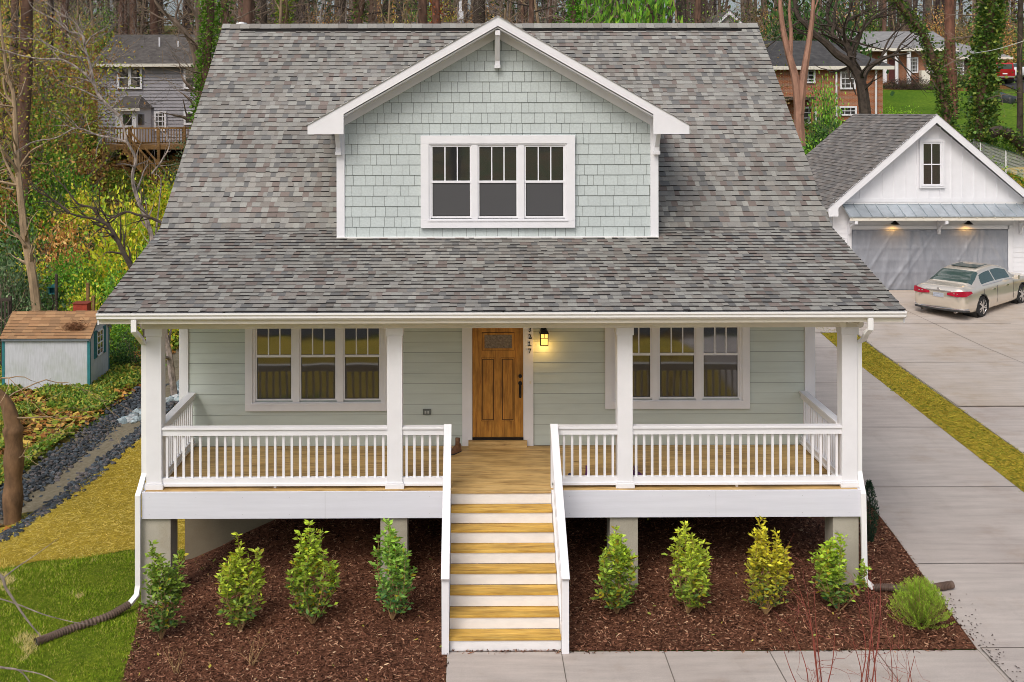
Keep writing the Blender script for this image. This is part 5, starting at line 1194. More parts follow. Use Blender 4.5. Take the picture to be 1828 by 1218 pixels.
def whorl_shrub(px, pyb, pyt, wpx, label, base, tip, seed, yel=.2, name='shrub', dens=1.0):
    rng = random.Random(seed); Y = 7.66*FPX/(pyb-HY); x = WX(px, Y); z0 = H(x, Y); hgt = (pyb-pyt)*Y/FPX*1.0; wd = wpx*Y/FPX*.56
    t = thing(name, label, 'shrub', (x, Y, z0), 0, 'evergreen shrubs along the front of the porch'); st = MB(); P = []; D = []; Hh = []
    for s_ in range(rng.randint(9, 11)):
        a = rng.uniform(0, 6.28); sp = rng.uniform(.3, 1)*wd*.9; top = hgt*(1-.28*(sp/wd)**2)*rng.uniform(.72, 1.0)
        if s_ == 0: sp = wd*.15; top = hgt
        q = curve([(0, 0, 0), (math.cos(a)*sp*.5, math.sin(a)*sp*.5, top*.25), (math.cos(a)*sp+rng.gauss(0, .02), math.sin(a)*sp+rng.gauss(0, .02), top*.6), (math.cos(a)*sp*.85+rng.gauss(0, .04), math.sin(a)*sp*.85, top)], 7)
        st.tube(q, [max(.0025, .011*(1-i/len(q))) for i in range(len(q))], 5, cap=False)
        for i, p in enumerate(q):
            f = i/len(q)
            if f < .1: continue
            if i % 2 == 0 or f > .6:
                for b in range(rng.randint(1, 3) if f < .82 else 1):
                    aa = rng.uniform(0, 6.28); bl = rng.uniform(.08, .26)*(1.25-f)*(1.15 if f > .15 else .6); dr = Vector((math.cos(aa), math.sin(aa), rng.uniform(.25, 1.1))).normalized(); e = p+dr*bl
                    if math.hypot(e.x, e.y) > wd*1.05: e = p+dr*bl*.35
                    st.tube([p, e], [.0035, .002], 3, cap=False)
                    for c_ in ((e, 1.0), (p.lerp(e, .6), .8), (p.lerp(e, .25), .5)):
                        for k in range(int(rng.randint(2, 4)*c_[1]*dens+.4)):
                            a2 = rng.uniform(0, 6.28); P.append(c_[0]+rvec(rng)*.008); D.append(Vector((math.cos(a2), math.sin(a2), rng.uniform(-.1, .9)))+dr*.3); Hh.append(c_[0].z/hgt)
            if f > .55:
                for k in range(int(3*dens)):
                    a2 = rng.uniform(0, 6.28); P.append(p); D.append(Vector((math.cos(a2), math.sin(a2), rng.uniform(.2, 1.3)))); Hh.append(p.z/hgt)
    st.build('stem', TWIG, t, local=True); P = np.array(P); D = np.array(D); f = np.array(Hh)[:, None]; n = len(P)
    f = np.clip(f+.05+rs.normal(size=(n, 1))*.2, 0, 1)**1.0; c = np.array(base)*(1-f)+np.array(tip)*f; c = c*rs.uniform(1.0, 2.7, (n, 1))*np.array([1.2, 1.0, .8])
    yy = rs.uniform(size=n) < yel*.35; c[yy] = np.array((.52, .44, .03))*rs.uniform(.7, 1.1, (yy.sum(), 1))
    ll = rs.uniform(.065, .115, n); V = leafquads(P, D, ll, ll*.42); V[:, 2, 2] -= ll*.12
    arrmesh('leaves', V, None, np.clip(c, 0, 1), LEAF, t); return t
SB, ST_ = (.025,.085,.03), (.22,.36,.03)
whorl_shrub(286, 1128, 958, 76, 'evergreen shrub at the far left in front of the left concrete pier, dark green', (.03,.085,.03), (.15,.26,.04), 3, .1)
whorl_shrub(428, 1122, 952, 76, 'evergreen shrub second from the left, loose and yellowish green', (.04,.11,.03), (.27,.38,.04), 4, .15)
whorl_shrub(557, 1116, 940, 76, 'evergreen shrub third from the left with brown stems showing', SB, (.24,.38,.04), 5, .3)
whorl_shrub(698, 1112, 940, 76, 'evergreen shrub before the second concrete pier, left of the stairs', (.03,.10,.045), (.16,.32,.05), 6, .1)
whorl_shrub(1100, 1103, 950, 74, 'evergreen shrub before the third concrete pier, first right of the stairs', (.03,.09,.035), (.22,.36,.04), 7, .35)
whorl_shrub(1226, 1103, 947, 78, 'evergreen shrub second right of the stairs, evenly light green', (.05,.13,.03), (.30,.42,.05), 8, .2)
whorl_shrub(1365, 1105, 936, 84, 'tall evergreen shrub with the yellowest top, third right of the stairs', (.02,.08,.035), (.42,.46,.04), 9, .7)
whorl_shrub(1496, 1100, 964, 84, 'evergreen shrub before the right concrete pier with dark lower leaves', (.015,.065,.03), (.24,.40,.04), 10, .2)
# round feathery shrub
x, Y = 6.66, 16.3; t = thing('round_shrub', 'round feathery light green shrub at the driveway edge', 'shrub', (x, Y, H(x, Y))); m_ = MB(); P = []; D = []; C_ = []
for k in range(520):
    a = random.uniform(0, 6.28); el = random.uniform(.15, 1.5)**1.0; r_ = random.uniform(.75, 1.0); dirv = Vector((math.cos(a)*math.cos(el), math.sin(a)*math.cos(el), math.sin(el)*1.05+.05))
    e = Vector((dirv.x*.44, dirv.y*.44, dirv.z*.58+.02))*r_; s0 = e*.35; tipd = (dirv+Vector((0,0,.8))).normalized(); e2 = e+tipd*.09
    if k % 3 == 0: m_.tube([s0, e, e2], .003, 3, cap=False)
    for j in range(26):
        u = j/26; p = s0.lerp(e, u*2) if u < .5 else e.lerp(e2, u*2-1); a2 = j*2.4; P.append(p); D.append(tipd*1.0+Vector((math.cos(a2), math.sin(a2), 0))*.8); C_.append((.17+.26*u, .28+.34*u, .03+.03*u))
m_.build('stem', TWIG, t, local=True); n = len(P); arrmesh('needles', leafquads(np.array(P), np.array(D), rs.uniform(.03, .045, n), .008), None, np.array(C_)*rs.uniform(.7, 1.2, (n, 1)), LEAF, t)
# dark slim evergreen at right corner
x, Y = WX(1551, 19.2), 19.2; t = thing('slim_evergreen', 'slim dark evergreen standing between the right house corner and the driveway', 'shrub', (x, Y, H(x, Y))); n = 2600; hh = rs.uniform(0, 1, n)
rr = .15*np.sqrt(rs.uniform(0, 1, n))*np.clip(np.sin(hh*2.7+.3), .15, 1); a = rs.uniform(0, 6.28, n); P = np.stack([np.cos(a)*rr, np.sin(a)*rr, hh*1.05], 1); D = np.stack([np.cos(a), np.sin(a), rs.uniform(.5, 2, n)], 1)
MB().tube([(0,0,0),(0,0,1.0)], [.015,.004], 5).build('stem', BARKD, t, local=True); arrmesh('leaves', leafquads(P, D, rs.uniform(.03,.06,n), .016), None, pick([(.02,.05,.03),(.035,.08,.045),(.05,.10,.05)], n), LEAF, t)
# dormant little shrubs
for px, py, sd_, lb in ((312, 1190, 1, 'small leafless tan twig shrub on the mulch below the leftmost shrub'), (446, 1183, 2, 'small leafless twig shrub with two green leaves below the second shrub')):
    rng = random.Random(sd_); Y = 7.66*FPX/(py-HY); x = WX(px, Y); m_ = MB()
    for k in range(9):
        a = rng.uniform(0, 6.28); grow(m_, (rng.gauss(0,.02), rng.gauss(0,.02), 0), (math.cos(a)*.6, math.sin(a)*.6, 1), rng.uniform(.18,.34), .006, 1, rng, .14, .05, 4, (1,2), .5, None, .6, .002)
    o = m_.build('twig_shrub', TWIG, None, local=True); o.location = (x, Y, H(x, Y)); tag(o, lb, 'twig shrub', 'leafless twig shrubs on the mulch')
# red stemmed shrubs rising into the bottom of the view
def paths(name, label, cat, mat, plist, r0=.012, rng=None, side=True, loc=None, group=None, tw=(.12,.35)):
    rng = rng or random.Random(5); m_ = MB()
    for pl_ in plist:
        w0 = pl_[0] if isinstance(pl_[0], float) else None; pts = pl_[1:] if w0 else pl_
        q = curve(pts, 6); n = len(q); r_ = (w0 or r0); m_.tube(q, [max(.0022, r_*(1-.8*i/n)) for i in range(n)], 6, cap=False)
        if side:
            for i in range(3, n, 3):
                for _ in range(rng.randint(0, 2)):
                    dd = (q[min(i+1, n-1)]-q[i-1]).normalized(); nd = (dd+rvec(rng)*.7).normalized(); grow(m_, q[i], nd, rng.uniform(*tw), max(.0022, r_*(1-.8*i/n)*.55), 1, rng, .18, .04, 4, (1, 2), .6, None, .6, .0018)
    o = m_.build(name, mat, None, loc=loc or tuple(plist[0][1] if isinstance(plist[0][0], float) else plist[0][0])); return tag(o, label, cat, group)
def red_shrub(px0, tips, Y, sd_, label):
    rng = random.Random(sd_); bx_ = WX(px0, Y); z0 = H(bx_, Y); base = (bx_, Y, z0); pl_ = []
    for px, py in tips:
        e = Vector(W(px, py, Y+rng.uniform(-.25, .25))); b = Vector(base)+Vector((rng.gauss(0,.05), rng.gauss(0,.05), 0)); m1 = b.lerp(e, .35)+Vector((rng.gauss(0,.06), 0, 0)); m2 = b.lerp(e, .7)+Vector((rng.gauss(0,.05), 0, 0)); pl_.append([.011, b, m1, m2, e])
    paths('red_twig_shrub', label, 'shrub', REDTW, pl_, rng=rng, loc=base, group='red stemmed shrubs at the bottom right', tw=(.15,.4))
red_shrub(1475, [(1420,1035),(1440,1060),(1395,1155),(1452,1050),(1490,1120),(1415,1130)], 13.2, 1, 'leftmost red stemmed bare shrub rising across the walkway')
red_shrub(1545, [(1548,1040),(1565,1070),(1533,1090),(1572,1030),(1520,1140),(1555,1110)], 13.1, 2, 'tallest red stemmed bare shrub in front of the rightmost evergreen shrub')
red_shrub(1612, [(1632,1175),(1620,1180),(1600,1195),(1588,1150)], 13.0, 3, 'small dark red bare shrub at the right over the walkway')
# near branch at lower left (tree stands outside the frame on the left)
Yn = 9.4
paths('bare_tree', 'bare grey tree reaching thin branches over the lower left lawn', 'tree', BARKM, [
    [.05, (-6.2,9.6,-.1), (-6.1,9.5,1.6), (-5.6,9.45,3.0), (-5.0,9.4,4.4), (-5.2,9.4,6.5)],
    [.022, (-5.5,9.45,3.0), Vector(W(-120,1010,Yn)), Vector(W(-10,1020,Yn)), Vector(W(12,1050,Yn)), Vector(W(45,1100,Yn)), Vector(W(72,1133,Yn))],
    [.007, Vector(W(2,1032,Yn)), Vector(W(30,1010,Yn)), Vector(W(60,990,Yn)), Vector(W(105,958,Yn))],
    [.007, Vector(W(-60,1050,Yn)), Vector(W(20,1072,Yn)), Vector(W(80,1095,Yn)), Vector(W(140,1110,Yn)), Vector(W(172,1112,Yn))],
    [.016, Vector((-5.9,9.5,2.4)), Vector(W(-100,1170,Yn)), Vector(W(0,1188,Yn)), Vector(W(35,1195,Yn)), Vector(W(60,1225,Yn))],
    [.007, Vector(W(20,1191,Yn)), Vector(W(70,1200,Yn)), Vector(W(110,1220,Yn))]], side=False)
# mottled slim tree left of the house
Yt = 33.6
def WT_(l, Y=Yt): return [Vector(W(a, b, Y+(c[0] if c else 0))) for a, b, *c in l]
paths('slim_tree', 'slim grey mottled leafless tree leaning past the left edge of the main roof', 'tree', BARKM, [
    [.11]+WT_([(311,706),(303,640),(294,590),(285,500),(273,430),(262,392),(243,345),(237,312),(243,283),(228,252),(221,225),(213,203)]),
    [.062]+WT_([(214,206),(195,189),(178,170),(169,148),(163,118),(153,85),(148,60),(136,40),(105,20),(70,-8)]),
    [.045]+WT_([(168,148),(150,128),(128,113),(108,105),(75,104),(40,98),(0,86),(-40,80)]),
    [.045]+WT_([(152,80),(148,62),(125,55),(100,35),(62,14),(50,-6)]), [.03]+WT_([(160,104),(120,96),(75,72),(30,66),(-20,60)]),
    [.03]+WT_([(153,80),(165,64),(190,48),(200,30)]), [.04]+WT_([(226,252),(200,245),(175,240),(150,230),(132,229),(100,245),(60,252),(20,275)]),
    [.03]+WT_([(275,440),(285,360),(287,318),(270,308)]), [.03]+WT_([(272,308),(290,285),(303,255),(285,228),(270,205)]),
    [.02]+WT_([(203,192),(215,170),(235,150),(255,140)]), [.02]+WT_([(170,150),(190,155),(210,175)])], rng=random.Random(12), tw=(.4,1.3))
paths('crooked_tree', 'dark crooked leafless tree with branches low beside the left roof edge', 'tree', BARKD, [
    [.10]+WT_([(262,600),(250,520),(238,484),(222,452),(206,420),(192,400),(172,390),(140,384),(120,377)], 31),
    [.04]+WT_([(186,396),(165,370),(140,362),(118,335),(100,315),(96,300)], 31), [.04]+WT_([(125,378),(105,362),(90,352),(70,340),(55,322)], 31),
    [.055]+WT_([(340,420),(300,402),(270,388),(245,382),(225,377),(200,388),(185,402),(165,420)], 31), [.03]+WT_([(225,378),(200,386),(170,370),(140,368),(120,372),(100,382)], 31), [.02]+WT_([(188,392),(168,376),(170,368)], 31)], rng=random.Random(3), tw=(.3,.9))
paths('pale_tree', 'thin pale tan trunked tree rising behind the left half of the shed', 'tree', BARKT, [
    [.17]+WT_([(66,552),(60,500),(50,445),(45,420),(41,380),(36,330),(34,310),(31,270),(29,235),(27,190),(24,160),(14,130),(5,60),(0,0)], 39),
    [.06]+WT_([(40,345),(25,315),(10,285),(0,255),(-15,240)], 39), [.05]+WT_([(34,300),(55,270),(80,255)], 39), [.05]+WT_([(28,185),(14,170),(8,140),(20,110),(10,75)], 39)], rng=random.Random(8), tw=(.5,1.6))
Ys = 23.6
st = thing('leaning_tree', 'thick leaning brown tree trunk at the left edge beside the gravel channel', 'tree', (WX(22,Ys), Ys, H(WX(22,Ys), Ys)-.1)); m_ = MB()
q = curve([W(22,940,Ys), W(23,880,Ys), W(25,820,Ys), W(24,770,Ys), W(18,735,Ys), W(8,712,Ys), W(-20,680,Ys), W(-60,600,Ys), W(-90,480,Ys), W(-100,300,Ys)], 6); m_.tube(q, [.20-.02*math.sin(i*.9) if i < 20 else max(.03, .17-.005*(i-20)) for i in range(len(q))], 12, cap=False); m_.build('trunk', simple('brown_bark', (.16,.09,.045), .95, .5, 6, .8, stretch=(1,1,.4)), st, smooth=True)
m_ = MB(); rng = random.Random(4)
for i in (12, 22, 30, 36, 40): grow(m_, q[i], (rng.uniform(.2,1), rng.uniform(-.5,.5), rng.uniform(-.3,.8)), rng.uniform(.8,1.8), .02, 2, rng, .22, 0, 4, (2,3), .7)
m_.build('branch', BARKT, st)
# named right side trees
paths('reddish_tree', 'smooth reddish forked tree with two main stems in front of the brick house', 'tree', BARKR, [
    [.30]+WT_([(1428,262),(1427,225),(1426,190),(1420,140),(1408,95),(1398,50),(1393,0),(1390,-60)], 56), [.26]+WT_([(1427,205),(1432,160),(1438,120),(1446,70),(1452,20),(1455,-40)], 56), [.13]+WT_([(1411,100),(1413,60),(1410,20),(1414,-40)], 56), [.06]+WT_([(1452,25),(1460,5),(1466,-20)], 56)], side=False)
paths('spreading_tree', 'dark bare tree with wide spreading limbs in front of the brick house corner', 'tree', BARKD, [
    [.36]+WT_([(1546,215),(1543,180),(1538,150),(1528,125),(1516,112),(1495,98),(1475,78),(1455,62),(1440,45),(1425,30),(1420,5),(1418,-30)], 66), [.22]+WT_([(1540,150),(1545,132),(1558,118),(1580,105),(1600,100),(1625,97)], 66),
    [.2]+WT_([(1530,125),(1520,100),(1510,80),(1495,72),(1487,60),(1490,40),(1492,20),(1500,-20)], 66), [.18]+WT_([(1520,108),(1515,85),(1505,60),(1490,48),(1478,35),(1482,15),(1490,-10)], 66),
    [.12]+WT_([(1504,66),(1512,40),(1530,30),(1540,25),(1541,0),(1538,-30)], 66), [.13]+WT_([(1520,95),(1530,70),(1545,50),(1565,30),(1590,15),(1610,-5)], 66), [.08]+WT_([(1570,118),(1578,95),(1590,70),(1610,50),(1640,30)], 66), [.07]+WT_([(1600,100),(1610,80),(1630,60),(1650,48)], 66), [.1]+WT_([(1506,62),(1515,35),(1520,15),(1530,-20)], 66), [.06]+WT_([(1560,34),(1590,28),(1615,18),(1650,15)], 66)], rng=random.Random(9), tw=(1,3))
def ivy_tree(px_pts, Y, r, label, dens, cols=IVYC, mat=BARKP, ln=.17, spread=.16, extra=None, sd_=1, frm=0, to=None, name='ivy_covered_tree'):
    p = [Vector(W(a, b, Y)) for a, b in px_pts]; t = thing(name, label, 'tree', (p[0].x, Y, H(p[0].x, Y))); p = [Vector((p[0].x, Y, H(p[0].x, Y)-.3))]+p
    q = curve(p, 4); MB().tube(q, [r*(1.15-.4*i/len(q)) for i in range(len(q))], 10, cap=False).build('trunk', mat, t, smooth=True)
    ivy(t, q[int(frm*len(q)):(None if to is None else int(to*len(q)))], r*.95, dens, cols, ln, spread); m_ = MB(); rng = random.Random(sd_)
    for k in range(5): i = rng.randint(len(q)//3, len(q)-1); grow(m_, q[i], (rng.gauss(0,1), rng.gauss(0,1), rng.uniform(.1,.9)), rng.uniform(1.2, 3), .06, 2, rng, .16, .03, 4)
    m_.build('branch', BARK, t); return t
ivy_tree([(1697,262),(1693,225),(1688,190),(1680,150),(1668,110),(1655,75),(1640,50),(1620,25),(1600,0),(1590,-30)], 66, .22, 'leaning ivy covered tree left of the tall reddish pine on the right', 260)
ivy_tree([(1700,230),(1700,160),(1698,100),(1697,40),(1697,-40)], 80, .42, 'straight reddish pine trunk with ivy on its lower half before the ranch house', 130, to=.72, mat=BARKRP)
ivy_tree([(1748,282),(1753,215),(1755,150),(1761,95),(1771,30),(1776,-30)], 60, .28, 'trunk wrapped in thick bright ivy in front of the far dark car', 620, ln=.2, spread=.3, sd_=4)
ivy_tree([(1768,225),(1768,170),(1768,115),(1773,50),(1777,-30)], 62, .2, 'second ivy clad trunk just right of the thickest ivy column', 330, sd_=5)
ivy_tree([(1822,262),(1823,190),(1822,120),(1824,40),(1824,-30)], 60, .16, 'dark bare trunk at the right edge of the picture', 12, mat=BARKD, sd_=6, name='dark_tree')
ivy_tree([(363,240),(364,180),(368,130),(372,80),(376,40),(378,-20)], 58, .24, 'trunk densely wrapped in bright green ivy touching the left end of the main roof', 340, [(.10,.24,.02),(.16,.33,.03),(.24,.40,.05)], ln=.16, spread=.2)
ivy_tree([(405,120),(404,60),(402,20),(400,-30)], 62, .26, 'ivy speckled trunk just right of the brightest ivy trunk at the roof end', 120, sd_=7)
ivy_tree([(450,90),(449,30),(447,-30)], 70, .3, 'grey ivy draped trunk behind the roof vent pipe', 90, sd_=8)
ivy_tree([(510,80),(508,30),(507,-30)], 66, .32, 'trunk with bright yellow green ivy above the left part of the ridge', 230, [(.13,.25,.02),(.22,.35,.03),(.32,.36,.05)], ln=.15, sd_=9)
ivy_tree([(634,90),(640,40),(650,-20)], 72, .3, 'ivy hung trunk with drooping growth above the middle of the ridge', 110, sd_=10)
ivy_tree([(755,90),(755,30),(754,-30)], 76, .36, 'grey trunk with ivy at its foot left of the dormer peak', 120, to=.55, sd_=11)
ivy_tree([(780,90),(779,30),(778,-30)], 74, .32, 'rust red pine trunk left of the dormer peak', 60, [(.35,.10,.03)], BARKRP, sd_=12, name='pine_tree')
ivy_tree([(857,90),(856,30),(856,-30)], 80, .5, 'broad dark pine trunk directly behind the dormer peak', 4, sd_=13, mat=BARKD, name='pine_tree')
ivy_tree([(1025,90),(1024,30),(1023,-30)], 68, .2, 'slim bright green ivy trunk just right of the dormer peak', 320, [(.07,.24,.01),(.12,.33,.02)], ln=.16, spread=.13, sd_=14)
paths('leaning_limb_tree', 'grey tree with one long curved limb leaning beside the grey house', 'tree', BARK, [[.27]+WT_([(362,250),(360,200),(356,140),(350,105),(342,75),(325,50),(305,32),(285,12),(270,-15)], 60), [.2]+WT_([(352,110),(356,70),(352,30),(350,-20)], 60), [.08]+WT_([(345,80),(360,60),(372,40),(378,10)], 60), [.06]+WT_([(308,34),(290,32),(262,18),(240,20)], 60)], rng=random.Random(6), tw=(.8,2))
# fallen ivy log and its stump
p = WT_([(1772,240),(1785,236),(1800,240),(1815,250),(1835,268),(1860,290)], 58); t = thing('fallen_log', 'fallen ivy grown log lying on the slope at the right edge', 'log', tuple(p[0])); MB().tube(curve(p, 4), .28, 9).build('trunk', BARKD, t); ivy(t, p, .27, 260, IVYC, .16, .12)
# ---- prototypes for woodland
def bush_mesh(n, sx, sz, cols, ln, sd_, clumps=14, wts=None):
    r_ = np.random.RandomState(sd_); c = r_.normal(size=(clumps, 3)); c /= np.linalg.norm(c, axis=1, keepdims=True); c *= r_.uniform(.3, .95, (clumps, 1)); c[:, 2] = np.abs(c[:, 2])*1.0
    idx = r_.randint(0, clumps, n); P = c[idx]+r_.normal(size=(n, 3))*.21; P[:, 2] = np.abs(P[:, 2]); P *= np.array([sx, sx, sz]); D = P/np.array([sx, sx, sz])+r_.normal(size=(n, 3))*.7+np.array([0, 0, .2])
    cc = pick(cols, n, .25, wts); return leafquads(P, D, r_.uniform(.6, 1.3, n)*ln, r_.uniform(.6, 1.2, n)*ln*.6), np.clip(cc*1.8, 0, .9)
BUSH = {}
def mk_bush(key, n, sx, sz, cols, ln, sd_, name, label, group, wts=None):
    V, cc = bush_mesh(n, sx, sz, cols, ln, sd_, 16, wts); BUSH[key] = (V, cc, name, label, group, sx, sz, sd_, [None, None])
def place_bush(key, px, py, Y, sc=1.0, label=None, zs=1.0):
    V, cc, name, lb, grp, sx, sz, sd_, cache = BUSH[key]; x = WX(px, Y)
    if not label and key not in ('rg', 'pu'):
        a_ = 'low ' if sc < .85 else ('large ' if sc > 1.15 else ''); pl_ = 'at the far left' if px < 50 else ('left of the grey house' if py < 260 and px < 170 else ('beside the shed roof' if py > 460 else ('below the grey deck' if px > 185 else 'on the left slope under the bare branches')))
        lb = lb.split(' on the ')[0].split(' growing ')[0].split(' at the ')[0]; lb = a_+lb+' '+pl_; grp = lb
    t = thing(name, label or lb, 'bush', (x, Y, H(x, Y)-.05), random.uniform(0, 6.28), grp); t.scale = (sc, sc, sc*zs)
    if cache[0] is None:
        o = arrmesh('leaves', V, None, cc, LEAF, t); m_ = MB(); rng = random.Random(sd_)
        for k in range(7): a = rng.uniform(0, 6.28); grow(m_, (0,0,0), (math.cos(a)*.5, math.sin(a)*.5, 1), sz*.7, .03, 1, rng, .12, .05, 4)
        s_ = m_.build('stem', BARK, t, local=True); cache[0], cache[1] = o.data, s_.data
    else:
        for nm, me in (('leaves', cache[0]), ('stem', cache[1])): o = bpy.data.objects.new(nm, me); COL.objects.link(o); o.parent = t
    return t
YG = [(.30,.36,.02),(.42,.44,.03),(.20,.30,.02),(.50,.36,.04)]; BG = [(.08,.20,.02),(.14,.30,.03),(.22,.36,.04),(.05,.12,.02)]; DG = [(.02,.055,.015),(.04,.09,.025),(.07,.14,.03)]; OR = [(.40,.20,.06),(.50,.28,.10),(.28,.12,.04),(.42,.32,.08)]; SG = [(.08,.13,.06),(.13,.18,.09),(.05,.09,.04)]
mk_bush('yg', 2600, 1.5, 2.4, YG, .17, 1, 'bush', 'yellow green leafy bush on the wooded slope left of the main roof', 'yellow green bushes on the left slope')
mk_bush('bg', 2600, 1.5, 2.2, BG, .16, 2, 'bush', 'bright green leafy bush on the wooded slope left of the main roof', 'bright green bushes on the left slope')
mk_bush('dg', 2600, 1.6, 2.2, DG, .15, 3, 'bush', 'dark green bush growing in the woods on the left slope', 'dark green bushes on the left slope')
mk_bush('or', 1400, 1.4, 2.0, OR, .19, 4, 'bush', 'bush with withered orange brown leaves on the wooded slope', 'withered orange bushes on the left slope')
mk_bush('sg', 2600, 1.7, 2.0, SG, .12, 5, 'bush', 'grey green evergreen bush at the left edge of the woods', 'grey green bushes on the left slope')
mk_bush('rg', 2600, 1.6, 1.8, [(.10,.24,.01),(.15,.30,.015),(.22,.36,.03),(.06,.14,.01)], .16, 6, 'bush', 'bright green bush on the grassy hill behind the garage', 'green bushes on the hill behind the garage')
mk_bush('pu', 2600, 1.8, 1.5, [(.05,.03,.03),(.09,.05,.045),(.04,.04,.025)], .13, 7, 'bush', 'dark purplish rounded bush in front of the ranch house', 'bushes in front of the ranch house')
for key, lst in {'yg': [(215,330,44,1.25,1.3),(232,395,43,1.0,1),(185,290,48,1.1,1.1),(270,330,46,1.0,1.2),(150,470,40,.8,1),(255,480,40,.8,1),(195,520,39,.55,1),(60,470,43,.8,1),(300,290,52,1.0,1),(120,300,50,1,1)],
    'bg': [(95,210,60,1.3,1.5),(120,250,52,1.2,1.3),(60,260,50,1.1,1),(230,440,41,.9,1),(170,420,42,.9,1),(110,430,43,.9,1),(205,500,38.5,.6,1),(30,215,60,1.1,1),(140,215,66,1.1,1.3),(290,440,44,1,1)],
    'dg': [(25,430,42,1.1,1.1),(60,400,45,1.2,1.1),(10,480,40.5,1.0,1),(140,360,46,1.1,1),(100,500,40,.8,1),(45,510,39.5,.6,.8),(70,160,72,1.4,1.6),(115,170,76,1.4,1.6),(240,560,37.5,.5,1)],
    'or': [(95,330,46,1.0,1.1),(150,310,47,1.0,1),(120,370,44,.9,1),(160,345,45,.8,1),(20,300,50,1.1,1),(55,180,66,1.2,1.4),(150,150,72,1.3,1.6),(285,400,44,.8,1),(300,440,43,.9,1),(130,190,60,1,1.2)],
    'sg': [(0,350,40,1.2,1.2),(30,380,41,1.1,1),(80,300,50,1,1),(340,235,58,1.0,1.2),(50,440,40.5,.9,1)],
    'rg': [(1590,260,52,.9,1),(1640,240,57,1,1),(1700,265,50,.9,.9),(1610,205,70,1,.9),(1660,200,68,1,1),(1735,250,56,.9,1),(1620,180,76,.9,.8),(1500,285,50,.8,.8),(1640,220,62,.9,1),(1680,235,60,.8,.9)],
    'pu': [(1620,145,94,.85,.8),(1645,143,94,.8,.75),(1596,146,94.5,.7,.7)]}.items():
    for px, py, Y, sc, zs in lst: place_bush(key, px, py, Y, sc*1.0, zs=zs)
place_bush('dg', 1712, 140, 95.5, .6, 'clipped dark green shrub under the ranch house wing window'); place_bush('rg', 1470, 250, 56, 1.0, 'leafy green bush between the main roof and the garage roof'); place_bush('bg', 1445, 265, 52, 1.0, 'dense green bush just left of the garage roof ridge'); place_bush('dg', 1490, 250, 60, 1.2, 'dark bush in front of the lower brick house window')
place_bush('bg', 1478, 215, 62, .8, 'narrow leafy green sapling in front of the brick house', 2.2)
for px, sc, lb in ((1090, 2.1, 'tall bright green tree top above the ridge right of the dormer peak'), (1135, 2.2, 'yellow green leafy tree top right of the brightest one above the ridge')): place_bush('bg', px, None or 120, 72, sc, lb, 2.1)
for px, lb in ((1390, 'dark evergreen tree touching the right end of the main ridge'), (1440, 'dark evergreen tree between the reddish forked stems'), (1475, 'dark evergreen tree behind the brick house roof centre')): place_bush('dg', px, 100, 90, 2.2, lb, 1.9)
for key, cols, lb in (('so', OR+[(.16,.09,.03)], 'thicket of withered russet leaves'), ('sgn', BG+DG, 'tall green leafy thicket'), ('sy', YG+OR[:2], 'tall thicket of yellow and orange leaves'), ('sol', [(.12,.13,.04),(.18,.15,.06),(.08,.10,.03),(.22,.14,.06)], 'tall olive brown thicket')):
    mk_bush(key, 5200, 2.4, 6.0, cols, .19, len(key)*7+1, 'thicket', lb, 'x')
rt = random.Random(31)
def zone0(px): return 'left of the grey house' if px < 165 else ('beside the grey house' if px < 400 else ('above the left part of the main ridge' if px < 880 else ('above the right part of the main ridge' if px < 1370 else 'behind the houses on the right')))
for i in range(74):
    Y = rt.uniform(66, 118); px = rt.uniform(-60, 165) if i < 26 else rt.uniform(380, 1850)
    if px > 1370 and Y < 106: Y = rt.uniform(108, 122)
    key = rt.choice(['sgn','sgn','sy','sol','so','sy'] if px < 165 else ['so','sgn','sy','sol','sol','so'] if px < 900 else ['sgn','sol','so','sol','sgn']); lb = BUSH[key][3]+(' near ' if Y < 88 else ' far ')+zone0(px)
    o = place_bush(key, px, 100, Y, rt.uniform(.75, 1.25), lb); o['group'] = lb; o['category'] = 'thicket'
